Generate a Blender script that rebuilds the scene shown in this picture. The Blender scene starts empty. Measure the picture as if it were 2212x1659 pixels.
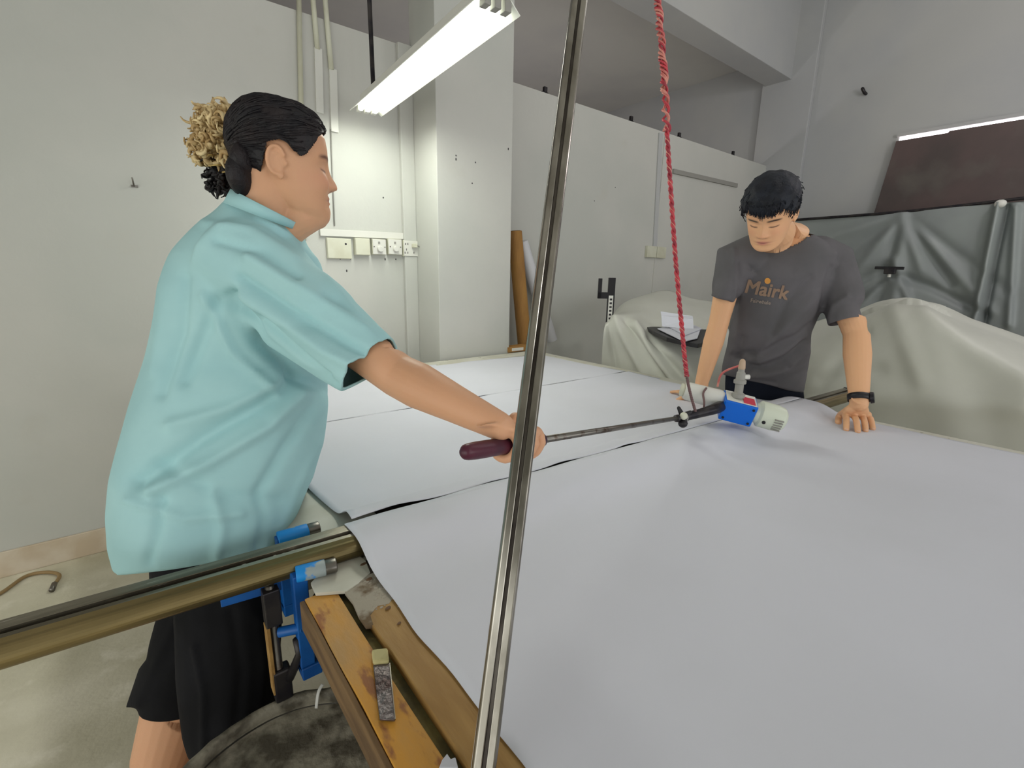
import bpy, bmesh, math, random
import numpy as np
from mathutils import Vector, Matrix, noise
from mathutils.bvhtree import BVHTree
random.seed(7)
rng = np.random.default_rng(7)
S = bpy.context.scene
COL = S.collection

# ------------------------------------------------------------------ camera
FPX, PITCH, ROLL, YAW, CH = 1021.13, 0.2305985, 0.01802446, 0.67307059, 1.33
cp, sp, cr, sr, cy, sy = math.cos(PITCH), math.sin(PITCH), math.cos(ROLL), math.sin(ROLL), math.cos(YAW), math.sin(YAW)
CF = Vector((sy*cp, cy*cp, -sp)); _r = Vector((cy, -sy, 0)); _u = _r.cross(CF)
CR = cr*_r + sr*_u; CU = -sr*_r + cr*_u
CAM = Vector((0, 0, CH))
cam = bpy.data.cameras.new('camera'); camo = bpy.data.objects.new('camera', cam); COL.objects.link(camo)
cam.sensor_width = 36; cam.lens = 36*FPX/2212; cam.clip_start = .02
camo.matrix_world = Matrix(((CR.x, CU.x, -CF.x, 0), (CR.y, CU.y, -CF.y, 0), (CR.z, CU.z, -CF.z, CH), (0, 0, 0, 1)))
S.camera = camo

# ------------------------------------------------------------------ world, exposure, lights
w = bpy.data.worlds.new('world'); S.world = w; w.use_nodes = True
w.node_tree.nodes['Background'].inputs[0].default_value = (.75, .85, 1, 1)
w.node_tree.nodes['Background'].inputs[1].default_value = .5
S.view_settings.view_transform = 'Standard'; S.view_settings.look = 'None'
S.view_settings.gamma = 1; S.view_settings.use_curve_mapping = False
S.view_settings.exposure = 0.0

def area(name, loc, size, sizey, power, color, rot=(0, 0, 0)):
    l = bpy.data.lights.new(name, 'AREA'); l.shape = 'RECTANGLE'; l.size = size; l.size_y = sizey
    l.energy = power; l.color = color
    o = bpy.data.objects.new(name, l); COL.objects.link(o); o.location = loc; o.rotation_euler = rot
    return o
# the tubes of the hanging lamp, and added point lights out of view that brighten the room
area('lamp_light', (1.055, 2.02, 2.112), .12, 1.12, 7.5, (.97, 1, .93), (0, 0, -.055))
def fill_light(loc, power, color, r=.12):
    l = bpy.data.lights.new('fill_point', 'POINT'); l.energy = power; l.color = color; l.shadow_soft_size = r
    o = bpy.data.objects.new('fill_point', l); COL.objects.link(o); o.location = loc
fill_light((4.2, -.1, 3.0), 27, (1, .94, .97)); fill_light((1.0, -1.6, 2.9), 22, (.97, .98, 1)); fill_light((2.6, .5, 3.25), 9, (.97, .98, 1))
fill_light((3.2, 4.6, 1.4), 34, (1, .95, .98)); fill_light((-1.6, 4.6, 1.4), 5, (.9, 1, 1))    # added, hidden below the partition top, to brighten the room behind
# added, unseen fill panels behind and left of the camera, tinted like daylight
area('fill_panel', (2.6, -3.85, 1.4), 5.5, 2.2, 82, (.96, .98, 1), (math.radians(90), 0, 0))
area('fill_panel', (-2.9, -1.6, 1.35), 2.2, 3.5, 60, (.97, 1, .97), (0, math.radians(-90), 0))

area('low_fill', (-2.93, 1.3, .9), 1.5, 1.6, 19, (1, .98, .93), (0, math.radians(-90), 0))  # added fill to brighten the lower left of the back wall

# ------------------------------------------------------------------ pixel -> point on a plane or at a depth
def RAY(x, y): return CF + (x-1106)/FPX*CR - (y-829.5)/FPX*CU
def PD(x, y, d): return CAM + RAY(x, y)*d
def PL(x, y, ax, v):
    r = RAY(x, y); return CAM + r*((v-CAM[ax])/r[ax])
def PX(x, y, X): return PL(x, y, 0, X)
def PY(x, y, Y): return PL(x, y, 1, Y)
def PZ(x, y, Z): return PL(x, y, 2, Z)
def proj(P):
    d = P - np.array(CAM); c = d@np.array(CF)
    return 1106+FPX*(d@np.array(CR))/c, 829.5-FPX*(d@np.array(CU))/c

# ------------------------------------------------------------------ materials
def lin(c):
    c = [v/255 for v in c]
    return tuple((v/12.92 if v <= .04045 else ((v+.055)/1.055)**2.4) for v in c)+(1,)
def mat(name, c, rough=.6, metal=0, c2=None, scale=8, lo=.4, hi=.6, bump=0, bscale=40, stretch=(1, 1, 1), c3=None, s3=20, lo3=.6, hi3=.7, spec=.4, trans=0, sss=0, detail=6, attr=None, emit=None):
    m = bpy.data.materials.new(name); m.use_nodes = True; nt = m.node_tree; N = nt.nodes; L = nt.links
    b = N['Principled BSDF']; b.inputs['Roughness'].default_value = rough; b.inputs['Metallic'].default_value = metal
    b.inputs['Specular IOR Level'].default_value = spec
    b.inputs['Base Color'].default_value = lin(c)
    tc = N.new('ShaderNodeTexCoord'); mp = N.new('ShaderNodeMapping'); mp.inputs['Scale'].default_value = stretch
    L.new(tc.outputs['Object'], mp.inputs[0])
    def nz(sc, d=detail):
        n = N.new('ShaderNodeTexNoise'); n.inputs['Scale'].default_value = sc; n.inputs['Detail'].default_value = d
        L.new(mp.outputs[0], n.inputs['Vector']); return n
    def mix(facsock, a, bcol, lo, hi):
        mr = N.new('ShaderNodeMapRange'); mr.inputs['From Min'].default_value = lo; mr.inputs['From Max'].default_value = hi
        L.new(facsock, mr.inputs['Value'])
        mx = N.new('ShaderNodeMix'); mx.data_type = 'RGBA'; L.new(mr.outputs[0], mx.inputs[0])
        if isinstance(a, tuple): mx.inputs[6].default_value = a
        else: L.new(a, mx.inputs[6])
        mx.inputs[7].default_value = bcol
        return mx.outputs[2]
    out = lin(c)
    if attr:
        a = N.new('ShaderNodeAttribute'); a.attribute_name = attr; out = a.outputs['Color']
    if c2: out = mix(nz(scale).outputs[0], out, lin(c2), lo, hi)
    if c3: out = mix(nz(s3).outputs[0], out, lin(c3), lo3, hi3)
    if not isinstance(out, tuple): L.new(out, b.inputs['Base Color'])
    if bump:
        bp = N.new('ShaderNodeBump'); bp.inputs['Strength'].default_value = min(1, bump); bp.inputs['Distance'].default_value = .004*max(1, bump)
        L.new(nz(bscale).outputs[0], bp.inputs['Height']); L.new(bp.outputs[0], b.inputs['Normal'])
    if trans: b.inputs['Transmission Weight'].default_value = trans
    if sss: b.inputs['Subsurface Weight'].default_value = sss; b.inputs['Subsurface Radius'].default_value = (.02, .008, .004); b.inputs['Subsurface Scale'].default_value = .3
    if emit: b.inputs['Emission Color'].default_value = lin(emit[0]); b.inputs['Emission Strength'].default_value = emit[1]
    return m
M = {}
M['wall'] = mat('white_plaster', (197, 196, 190), .85, c2=(189, 190, 184), scale=1.2, bump=.25, bscale=30, c3=(188, 185, 176), s3=3, lo3=.66, hi3=.9)
M['wall_r'] = mat('grey_plaster', (186, 186, 184), .9, c2=(178, 179, 180), scale=1, bump=.25, bscale=25)
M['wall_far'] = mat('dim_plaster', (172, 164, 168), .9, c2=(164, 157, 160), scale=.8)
M['ceil'] = mat('ceiling_plaster', (205, 204, 198), .9, c2=(196, 195, 192), scale=.9)
M['floor'] = mat('stained_concrete', (222, 216, 196), .7, c2=(190, 184, 160), scale=2.5, lo=.35, hi=.65, c3=(236, 230, 214), s3=7, lo3=.58, hi3=.75, bump=.3, bscale=60)
M['base'] = mat('baseboard_tile', (214, 202, 184), .5, c2=(196, 178, 154), scale=5)
M['paper'] = mat('white_paper', (212, 213, 222), .75, c2=(207, 208, 216), scale=1.5, bump=.12, bscale=5)
M['plank'] = mat('orange_plywood', (206, 148, 58), .55, c2=(180, 140, 84), scale=9, lo=.45, hi=.62, c3=(150, 96, 52), s3=26, lo3=.58, hi3=.66, bump=.4, bscale=60, stretch=(1.6, .6, 1))
M['timber'] = mat('ochre_timber', (170, 134, 78), .6, c2=(150, 114, 62), scale=14, c3=(104, 72, 44), s3=30, lo3=.68, hi3=.74, bump=.35, bscale=80, stretch=(2, .4, 2))
M['timber_edge'] = mat('dark_timber_edge', (118, 92, 60), .7, c2=(92, 70, 46), scale=20, bump=.4, stretch=(2, .3, 2))
M['sludge'] = mat('grimy_groove', (112, 102, 58), .8, c2=(74, 68, 42), scale=18, c3=(128, 112, 70), s3=40, lo3=.6, hi3=.7, bump=.8, bscale=60)
M['cream'] = mat('cream_laminate', (204, 202, 190), .5, c2=(190, 187, 172), scale=7, c3=(130, 122, 100), s3=22, lo3=.66, hi3=.72)
M['grime'] = mat('grey_mortar', (168, 160, 145), .9, c2=(112, 94, 72), scale=16, lo=.5, hi=.58, bump=.8, bscale=60)
M['alu'] = mat('worn_aluminium', (160, 152, 136), .36, .85, c2=(104, 96, 80), scale=6, bump=.15, bscale=120, stretch=(.3, 4, 4), c3=(190, 184, 172), s3=60, lo3=.7, hi3=.74)
M['brass'] = mat('brassy_metal', (150, 132, 92), .32, .85, c2=(112, 100, 68), scale=5, stretch=(.4, 3, 3))
M['alu_dark'] = mat('dark_aluminium', (92, 86, 80), .4, .8, c2=(64, 58, 54), scale=9)
M['chrome'] = mat('polished_steel', (166, 161, 152), .26, 1, c2=(130, 125, 116), scale=3, stretch=(8, 8, .6))
M['blue'] = mat('blue_paint', (16, 92, 168), .42, c2=(12, 74, 142), scale=10, bump=.2)
M['bluelt'] = mat('chipped_blue_paint', (24, 134, 212), .45, c2=(150, 160, 160), scale=11, lo=.6, hi=.62)
M['bluebox'] = mat('bright_blue_enamel', (0, 104, 214), .35)
M['black'] = mat('black_plastic', (28, 26, 30), .45)
M['blackm'] = mat('black_metal', (38, 36, 42), .4, .5, c2=(60, 56, 56), scale=20)
M['steel'] = mat('grey_steel', (120, 116, 110), .35, .9, c2=(84, 72, 62), scale=30, lo=.55, hi=.65)
M['blade'] = mat('scarred_steel_blade', (112, 104, 104), .3, .8, c2=(74, 60, 58), scale=25, bump=.8, bscale=90)
M['white'] = mat('white_plastic', (214, 213, 206), .45)
M['offwhite'] = mat('ivory_plastic', (208, 208, 190), .45, c2=(196, 194, 172), scale=6)
M['greyp'] = mat('grey_trunking', (150, 148, 142), .5)
M['motor'] = mat('cream_motor_housing', (212, 218, 200), .4)
M['drum'] = mat('grimy_drum', (54, 50, 41), .6, c2=(32, 30, 25), scale=7, lo=.4, hi=.6, c3=(120, 116, 104), s3=18, lo3=.66, hi3=.74, bump=.8, bscale=40, stretch=(1, 1, .5))
M['drumrim'] = mat('scuffed_drum_rim', (146, 140, 124), .6, c2=(84, 78, 66), scale=25, bump=.8, bscale=60)
M['teal'] = mat('teal_cotton', (170, 211, 214), .8, c2=(163, 205, 209), scale=5, bump=.35, bscale=14, stretch=(1, 1, 1.6), spec=.2)
M['tshirt'] = mat('charcoal_cotton', (100, 97, 100), .85, c2=(93, 91, 93), scale=8, bump=.3, bscale=18, spec=.2)
M['blackcloth'] = mat('black_cloth', (20, 20, 22), .9, c2=(26, 26, 29), scale=8, bump=.4, bscale=12, spec=.15)
M['navy'] = mat('navy_cloth', (28, 32, 44), .9, spec=.15)
M['skin'] = mat('skin', (205, 150, 110), .5, attr='tone', sss=.12, bump=.08, bscale=220, spec=.3)
M['hair'] = mat('black_hair', (22, 20, 24), .5, c2=(34, 28, 30), scale=30, stretch=(1, 1, 1), bump=.5, bscale=160, spec=.3)
M['hairm'] = mat('blue_black_hair', (26, 30, 40), .6, c2=(20, 22, 30), scale=30, bump=.5, bscale=160, spec=.3)
M['gold'] = mat('golden_dyed_hair', (226, 204, 156), .55, c2=(176, 146, 98), scale=34, bump=.4, bscale=150)
M['clip'] = mat('shiny_claw_clip', (196, 170, 110), .2, .6)
M['orange'] = mat('orange_print', (214, 150, 72), .8)
M['tanp'] = mat('tan_print', (150, 124, 104), .85)
M['paleprint'] = mat('pale_print', (176, 160, 148), .85)
M['sheet'] = mat('dust_sheet', (206, 206, 197), .5, c2=(198, 198, 188), scale=2, bump=.5, bscale=6, spec=.5)
M['sheet2'] = mat('translucent_dust_sheet', (142, 148, 146), .42, c2=(134, 139, 139), scale=2, bump=.5, bscale=5, spec=.5)
M['sheetp'] = mat('pinkish_dust_sheet', (156, 150, 144), .55, c2=(144, 138, 136), scale=3, bump=.4, bscale=6)
M['board'] = mat('brown_board', (98, 82, 80), .5, c2=(84, 74, 72), scale=2, c3=(104, 98, 92), s3=3, lo3=.55, hi3=.8)
M['card'] = mat('brown_cardboard', (170, 126, 66), .75, c2=(152, 110, 60), scale=10, stretch=(1, 1, .3))
M['rollw'] = mat('white_roll', (206, 206, 210), .6)
M['redrope'] = mat('red_cord', (196, 66, 76), .5, c2=(150, 48, 62), scale=40)
M['pinkrope'] = mat('pink_cord', (212, 142, 128), .45, c2=(190, 96, 92), scale=30)
M['browncord'] = mat('brown_cord', (110, 84, 84), .6)
M['maroon'] = mat('maroon_rubber', (84, 30, 48), .4, c2=(52, 30, 50), scale=9)
M['redlabel'] = mat('red_print', (206, 60, 80), .5)
M['glow'] = mat('lamp_tube_glow', (255, 255, 255), .4, emit=((250, 255, 238), 9))
M['daylight'] = mat('daylit_window_pane', (255, 255, 255), .4, emit=((255, 244, 250), 4))
M['reflector'] = mat('white_enamel_reflector', (235, 236, 228), .35)
M['hose'] = mat('ochre_hose', (150, 124, 84), .5)
M['inksmall'] = mat('dark_ink', (50, 46, 50), .6)
M['stain'] = mat('dirt_stain', (110, 84, 62), .8)

# ------------------------------------------------------------------ geometry helpers
class MB:
    def __init__(s): s.v = []; s.f = []; s.mi = []; s.cur = 0
    def add(s, vs, fs):
        o = len(s.v); s.v += [tuple(v) for v in vs]; s.f += [tuple(i+o for i in f) for f in fs]; s.mi += [s.cur]*len(fs); return s
    def box(s, a, b, M4=None):
        (x0, y0, z0), (x1, y1, z1) = a, b
        vs = [Vector((x, y, z)) for x in (x0, x1) for y in (y0, y1) for z in (z0, z1)]
        if M4 is not None: vs = [M4 @ v for v in vs]
        return s.add(vs, [(0, 1, 3, 2), (4, 6, 7, 5), (0, 4, 5, 1), (2, 3, 7, 6), (0, 2, 6, 4), (1, 5, 7, 3)])
    def loft(s, rings, n=24, p=1.0, cap=True):
        """rings: (centre, half-axis A, half-axis B); elliptical sections joined in order"""
        vs = []; fs = []
        for c, A, B in rings:
            for k in range(n):
                t = 2*math.pi*k/n; ct, st = math.cos(t), math.sin(t)
                if p != 1: ct = math.copysign(abs(ct)**p, ct); st = math.copysign(abs(st)**p, st)
                vs.append(c + A*ct + B*st)
        m = len(rings)
        for i in range(m-1):
            for k in range(n):
                a = i*n+k; b = i*n+(k+1) % n; fs.append((a, b, b+n, a+n))
        if cap:
            fs.append(tuple(range(n-1, -1, -1))); fs.append(tuple((m-1)*n+k for k in range(n)))
        return s.add(vs, fs)
    def tube(s, pts, r, n=10, round_=False, flat=1.0, up=None, cap=True):
        pts = [Vector(p) for p in pts]; k = len(pts)
        if not hasattr(r, '__len__'): r = [r]*k
        r = list(r); T = []
        for i in range(k):
            a = pts[max(0, i-1)]; b = pts[min(k-1, i+1)]; d = (b-a)
            T.append(d.normalized() if d.length > 1e-9 else Vector((0, 0, 1)))
        if up is None:
            up = Vector((0, 0, 1)) if abs(T[0].z) < .9 else Vector((1, 0, 0))
        rings = []; N = (up - T[0]*up.dot(T[0])).normalized()
        def ring(c, t, N, rr):
            return (c, N*rr*flat, t.cross(N)*rr)
        for i in range(k):
            N = (N - T[i]*N.dot(T[i])).normalized()
            if i == 0 and round_:
                for a in (75, 50, 25): rings.append(ring(pts[0]-T[0]*r[0]*math.sin(math.radians(a)), T[0], N, r[0]*math.cos(math.radians(a))))
            rings.append(ring(pts[i], T[i], N, r[i]))
            if i == k-1 and round_:
                for a in (25, 50, 75): rings.append(ring(pts[i]+T[i]*r[i]*math.sin(math.radians(a)), T[i], N, r[i]*math.cos(math.radians(a))))
        return s.loft(rings, n, cap=cap)
    def ell(s, c, A, B, C, n=16, m=10):
        rings = []
        for i in range(1, m):
            a = math.pi*i/m - math.pi/2
            rings.append((Vector(c)+Vector(C)*math.sin(a), Vector(A)*math.cos(a), Vector(B)*math.cos(a)))
        return s.loft(rings, n)
    def prism(s, pts, d):
        n = len(pts); d = Vector(d); pts = [Vector(p) for p in pts]
        vs = pts+[p+d for p in pts]
        return s.add(vs, [tuple(range(n)), tuple(range(2*n-1, n-1, -1))]+[(i, i+n, (i+1) % n+n, (i+1) % n) for i in range(n)])
    def grid(s, P):
        m = len(P); n = len(P[0])
        return s.add([v for r in P for v in r], [(i*n+j, i*n+j+1, (i+1)*n+j+1, (i+1)*n+j) for i in range(m-1) for j in range(n-1)])
    def mesh(s, name):
        me = bpy.data.meshes.new(name); me.from_pydata(s.v, [], s.f)
        bm = bmesh.new(); bm.from_mesh(me); bmesh.ops.recalc_face_normals(bm, faces=bm.faces); bm.to_mesh(me); bm.free()
        return me
    def build(s, name, m, parent=None, smooth=False, bevel=0, solid=0, sub=0):
        me = s.mesh(name)
        ms = m if isinstance(m, (list, tuple)) else [m]
        for q in ms: me.materials.append(q)
        if len(ms) > 1:
            for p, i in zip(me.polygons, s.mi): p.material_index = i
        o = bpy.data.objects.new(name, me); COL.objects.link(o)
        if smooth: me.shade_smooth()
        if solid:
            q = o.modifiers.new('solid', 'SOLIDIFY'); q.thickness = solid; q.offset = 0
        if sub:
            q = o.modifiers.new('sub', 'SUBSURF'); q.levels = sub; q.render_levels = sub
        if bevel:
            q = o.modifiers.new('bev', 'BEVEL'); q.width = bevel; q.segments = 2; q.limit_method = 'ANGLE'
        if parent is not None:
            o.parent = parent; o.matrix_parent_inverse = parent_inv(parent)
        return o
def parent_inv(p):
    return Matrix.Translation(-Vector(p.location)) if p.parent is None else Matrix.Identity(4)
def tag(o, label=None, cat=None, group=None, kind=None):
    if label: o['label'] = label
    if cat: o['category'] = cat
    if group: o['group'] = group
    if kind: o['kind'] = kind
    return o
def thing(name, loc, label, cat, group=None):
    o = bpy.data.objects.new(name, None); COL.objects.link(o); o.location = loc; o.empty_display_size = .05
    return tag(o, label, cat, group)
def frame(o, x, z):
    """matrix whose x axis is x and whose z axis is near z"""
    x = Vector(x).normalized(); y = Vector(z).cross(x).normalized(); z = x.cross(y)
    return Matrix(((x.x, y.x, z.x, o[0]), (x.y, y.y, z.y, o[1]), (x.z, y.z, z.z, o[2]), (0, 0, 0, 1)))
def interp(pts, n):
    """Catmull-Rom through pts, n samples"""
    P = [Vector(p) for p in pts]; out = []; k = len(P)-1
    for i in range(n):
        t = i/(n-1)*k; j = min(int(t), k-1); u = t-j
        p0 = P[max(j-1, 0)]; p1 = P[j]; p2 = P[j+1]; p3 = P[min(j+2, k)]
        out.append(.5*((2*p1)+(p2-p0)*u+(2*p0-5*p1+4*p2-p3)*u*u+(3*p1-p0-3*p2+p3)*u**3))
    return out

# ------------------------------------------------------------------ the setting
YW = 2.79; ZT = 2.575; TZ = .80
XR = 5.95
def struct(mb, name, m, **k):
    return tag(mb.build(name, m, **k), kind='structure')
struct(MB().box((-3, -4, -.08), (XR+.1, 7.2, 0)), 'floor', M['floor'])
struct(MB().box((-3, -4, 4.40), (XR+.15, 2.92, 4.5)).box((-3, 2.90, 3.70), (XR+.15, 7.2, 3.8)), 'ceiling', M['ceil'])
wb = struct(MB().box((-3, YW, 0), (XR, YW+.1, ZT)), 'wall_back', M['wall'])
struct(MB().box((XR, -4, 0), (XR+.15, 7.2, 4.40)), 'wall_right', M['wall_r'])
struct(MB().box((-3, 7.0, 0), (XR, 7.15, 3.70)), 'wall_far', M['wall_far'])
struct(MB().box((-3.1, -4, 0), (-3, 7.2, 4.40)), 'wall_left', M['wall'])
struct(MB().box((-3, -4.1, 0), (XR, -4, 4.40)), 'wall_front', M['wall'])
struct(MB().box((-3, 2.64, 3.42), (XR, 2.91, 4.40)), 'beam', M['wall_r'], bevel=.004)
c0 = PY(946, 500, 2.5).x; c1 = PY(1104, 500, 2.5).x
struct(MB().box((c0, 2.5, 0), (c1, YW, 3.42)), 'column', M['wall'], bevel=.004)
p0 = PX(1745, 300, XR)
struct(MB().box((XR-.06, 2.41, 0), (XR, 2.95, 4.40)), 'pillar', M['wall_r'], bevel=.006)
bb = struct(MB().box((-3, YW-.012, 0), (c0, YW, .118)), 'baseboard_back', M['base'], bevel=.003)
struct(MB().box((c0-.085, YW-.03, 0), (c0, YW, ZT)), 'trim_1', M['wall'], bevel=.004)   # narrow strip beside the column
jx = PY(1427, 400, YW).x
struct(MB().box((jx-.004, YW-.006, .8), (jx+.02, YW, ZT)), 'trim_2', M['wall'])         # joint strip of the partition

# window slit high on the right wall
wn = thing('window_1', PX(2080, 280, XR), None, None); wn['kind'] = 'structure'
q0 = PX(1942, 303, XR-.03); q1 = PX(2212, 252, XR-.03); q2 = Vector((XR-.03, -.6, q1.z))
MB().box((XR-.02, -.6, q0.z-.16), (XR-.005, q0.y, q0.z+.03)).build('pane', M['daylight'], wn)
fr = MB(); fr.box((XR-.04, -.62, q0.z+.03), (XR-.002, q0.y+.02, q0.z+.06)); fr.box((XR-.04, q0.y, q0.z-.16), (XR-.002, q0.y+.02, q0.z+.012))
fr.build('window_frame', M['wall_r'], wn)

# brown board covering the window
bd = thing('board', PX(2050, 460, XR-.08), 'large dark brown board leaning against the wall under the bright window slit', 'board')
B0 = PX(1936, 305, XR-.08); B1 = PX(1884, 462, XR-.10); zt = B0.z
pts = [B1+Vector((0, .02, -.3)), B0, Vector((XR-.08, .98, zt+.0)), Vector((XR-.08, .975, zt-.035)), Vector((XR-.08, -.6, zt-.035)), Vector((XR-.1, -.6, 1.6))]
B2 = PX(2045, 298, XR-.08)
pts = [B1+Vector((0, .02, -.3)), B0, Vector((XR-.08, B2.y, B0.z-.0)), Vector((XR-.08, B2.y-.01, B0.z+.014)), Vector((XR-.08, -.6, B0.z+.004)), Vector((XR-.1, -.6, 1.6))]
MB().prism(pts, (.02, 0, 0)).build('panel', M['board'], bd)

# ------------------------------------------------------------------ table
XE0, XE1, YE0, YE1 = .165, 2.165, -1.2, 2.48
tb = thing('work_table', (1.15, .6, 0), 'long low work table under the white paper sheets', 'table')
MB().box((XE0+.12, YE0, TZ-.04), (XE1, YE1, TZ-.012)).build('tabletop', mat('dark_tabletop', (84, 76, 66), .8, c2=(64, 58, 52), scale=12), tb)
MB().box((c1+.01, YE1, TZ-.04), (XE1, YW-.01, TZ-.012)).build('tabletop_extension', M['cream'], tb)
e = MB().box((2.09, YE0, TZ-.012), (XE1, YE1, TZ+.004)).build('edge_strip', M['cream'], tb, bevel=.003); e['label'] = 'cream edge strip on the far side'
e = MB().box((XE0+.02, YE1-.12, TZ-.012), (XE1, YE1, TZ+.003)).build('edge_strip', M['cream'], tb, bevel=.003)
e = MB().box((XE0, .80, TZ-.03), (.37, YE1-.12, TZ-.004)).build('edge_strip', M['cream'], tb, bevel=.002)
for yy in (-.9, .55, 2.3):
    for xx in (.36, 2.05):
        MB().box((xx-.035, yy-.035, 0), (xx+.035, yy+.035, TZ-.04)).build('leg', M['timber_edge'], tb, bevel=.003)
MB().box((.33, YE0, TZ-.14), (.38, YE1, TZ-.04)).build('rail_beam', M['timber_edge'], tb)
def XZ(x, y, z=TZ): return PZ(x, y, z)
# the near-side timber edging: plank, groove, beam
yA = .745
def strip(name, xa, xb, z0, z1, m, y0=-1.2, y1=yA, wob=0, nb=60):
    rows = []
    mb = MB(); prof = []
    for i in range(nb+1):
        y = y0+(y1-y0)*i/nb
        a = xa+wob*noise.noise(Vector((y*9, xa*30, 0))); b = xb+wob*noise.noise(Vector((y*9, xb*30, 5)))
        rows.append([Vector((a, y, z0)), Vector((a, y, z1)), Vector((b, y, z1)), Vector((b, y, z0))])
    vs = [v for r in rows for v in r]; fs = []
    for i in range(nb):
        for k in range(4):
            a = i*4+k; b = i*4+(k+1) % 4; fs.append((a, b, b+4, a+4))
    fs += [(0, 1, 2, 3), (nb*4+3, nb*4+2, nb*4+1, nb*4)]
    mb.add(vs, fs)
    return mb.build(name, m, tb, bevel=.0015)
o = strip('plank', .161, .209, TZ-.045, TZ-.004, M['plank'], wob=.0015); o['label'] = 'orange stained plank'
o = strip('plank_edge', .153, .1605, TZ-.06, TZ-.006, M['timber_edge'], wob=.001)
o = strip('groove', .207, .228, TZ-.05, TZ-.014, M['sludge'], wob=.002); o['label'] = 'grimy groove between the timbers'
o = strip('timber_beam', .225, .310, TZ-.05, TZ+.0005, M['timber'], y1=.70, wob=.0015); o['label'] = 'ochre timber beam beside the paper'
# white laminate corner with mortar
c = [XZ(672, 1262), XZ(682, 1284), XZ(720, 1281), XZ(750, 1279), XZ(775, 1262), XZ(800, 1240), XZ(790, 1215), XZ(748, 1180)]
o = MB().prism([v+Vector((0, 0, -.003)) for v in c], (0, 0, .006)).build('laminate_patch', M['cream'], tb); o['label'] = 'white laminate patch with a ragged edge'
c = [XZ(x, y) for x, y in ((745, 1279), (775, 1262), (795, 1243), (812, 1236), (830, 1262), (850, 1292), (840, 1305), (815, 1310), (800, 1330), (806, 1350), (790, 1352), (775, 1330), (762, 1300))]
MB().prism([v+Vector((0, 0, -.006)) for v in c], (0, 0, .007)).build('mortar', M['grime'], tb)
mb = MB()
for i in range(70):
    t = random.random(); x = 770+70*t+random.gauss(0, 12); y = 1225+80*t+random.gauss(0, 12)
    p = PZ(x, y, TZ+.001); r = random.uniform(.001, .0035)
    mb.ell(p, (r*1.3, 0, 0), (0, r, 0), (0, 0, r*.6), 6, 4)
tag(mb.build('mortar_crumb', M['grime'], tb), kind='stuff')
for k, (x, y, r) in enumerate(((785, 1218, .007), (775, 1200, .004), (797, 1250, .006), (862, 1345, .0035), (838, 1312, .005))):
    p = PZ(x, y, TZ+.0035)
    mb = MB(); mb.loft([(p+Vector((0, 0, -.0015)), Vector((r, 0, 0)), Vector((0, r*.6, 0))), (p, Vector((r*.9, .001, 0)), Vector((0, r*.5, 0)))], 9)
    mb.build('stain', M['stain'], tb)

# rail right across the table
RA = PZ(0, 1333, .842); RB = PZ(755, 1148, .842); rd = (PZ(1745, 856, .842)-RB).normalized(); rd = Vector((rd.x, rd.y, 0)).normalized()
rd0 = Vector((RB.x-RA.x, RB.y-RA.y, 0)).normalized()
rdir = Vector((1, -.068, 0)).normalized()
print('rail dirs', rd, rd0, RA, RB)
R0 = RB - rdir*((RB.x+.55)/rdir.x); RL = (2.52+.55)/rdir.x
rail = thing('guide_rail', (R0.x, R0.y, .8), 'long worn aluminium guide rail with a slot lying across the table', 'rail')
FR = frame((R0.x, R0.y, .80), rdir, (0, 0, 1))   # y axis = away from camera (+Y)
def rprof(pts, name, m, x0=0, x1=None, **k):
    x1 = RL if x1 is None else x1
    P = [FR @ Vector((x0, y, z)) for y, z in pts]
    return MB().prism(P, FR.to_3x3() @ Vector((x1-x0, 0, 0))).build(name, m, rail, **k)
rprof([(.030, .0), (.030, .041), (.006, .041), (.006, .030), (-.004, .030), (-.004, .039), (-.016, .039), (-.016, .0)], 'rail_body', M['alu'], bevel=.0008)
# rounded near flank
fl = [(-.016, .040)]+[(-.016-.020*math.sin(a)-.004, .020+.019*math.cos(a)-.002) for a in [math.radians(x) for x in range(10, 175, 12)]]+[(-.016, 0)]
rprof(fl, 'rail_flank', M['brass'], x1=2.95*0+RL, smooth=False)['label'] = 'rounded brassy near flank'
rprof([(-.0036, .030), (.0056, .030), (.0056, .032), (-.0036, .032)], 'slot_floor', M['alu_dark'])
mb = MB()
for i in range(26):
    u = random.uniform(.25, .75); p = FR @ Vector((u, random.uniform(-.003, .005), .0335)); r = random.uniform(.001, .003)
    mb.ell(p, rdir*r*2.2, Vector((0, r*.7, 0)), Vector((0, 0, r*.6)), 6, 4)
tag(mb.build('slot_debris', M['white'], rail), kind='stuff')
ev = (2.52-R0.x)/rdir.x
rprof([(.033, -.002), (.033, .043), (-.04, .043), (-.04, -.002)], 'end_cap', M['blackm'], x0=RL, x1=RL+.012, bevel=.002)

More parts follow.
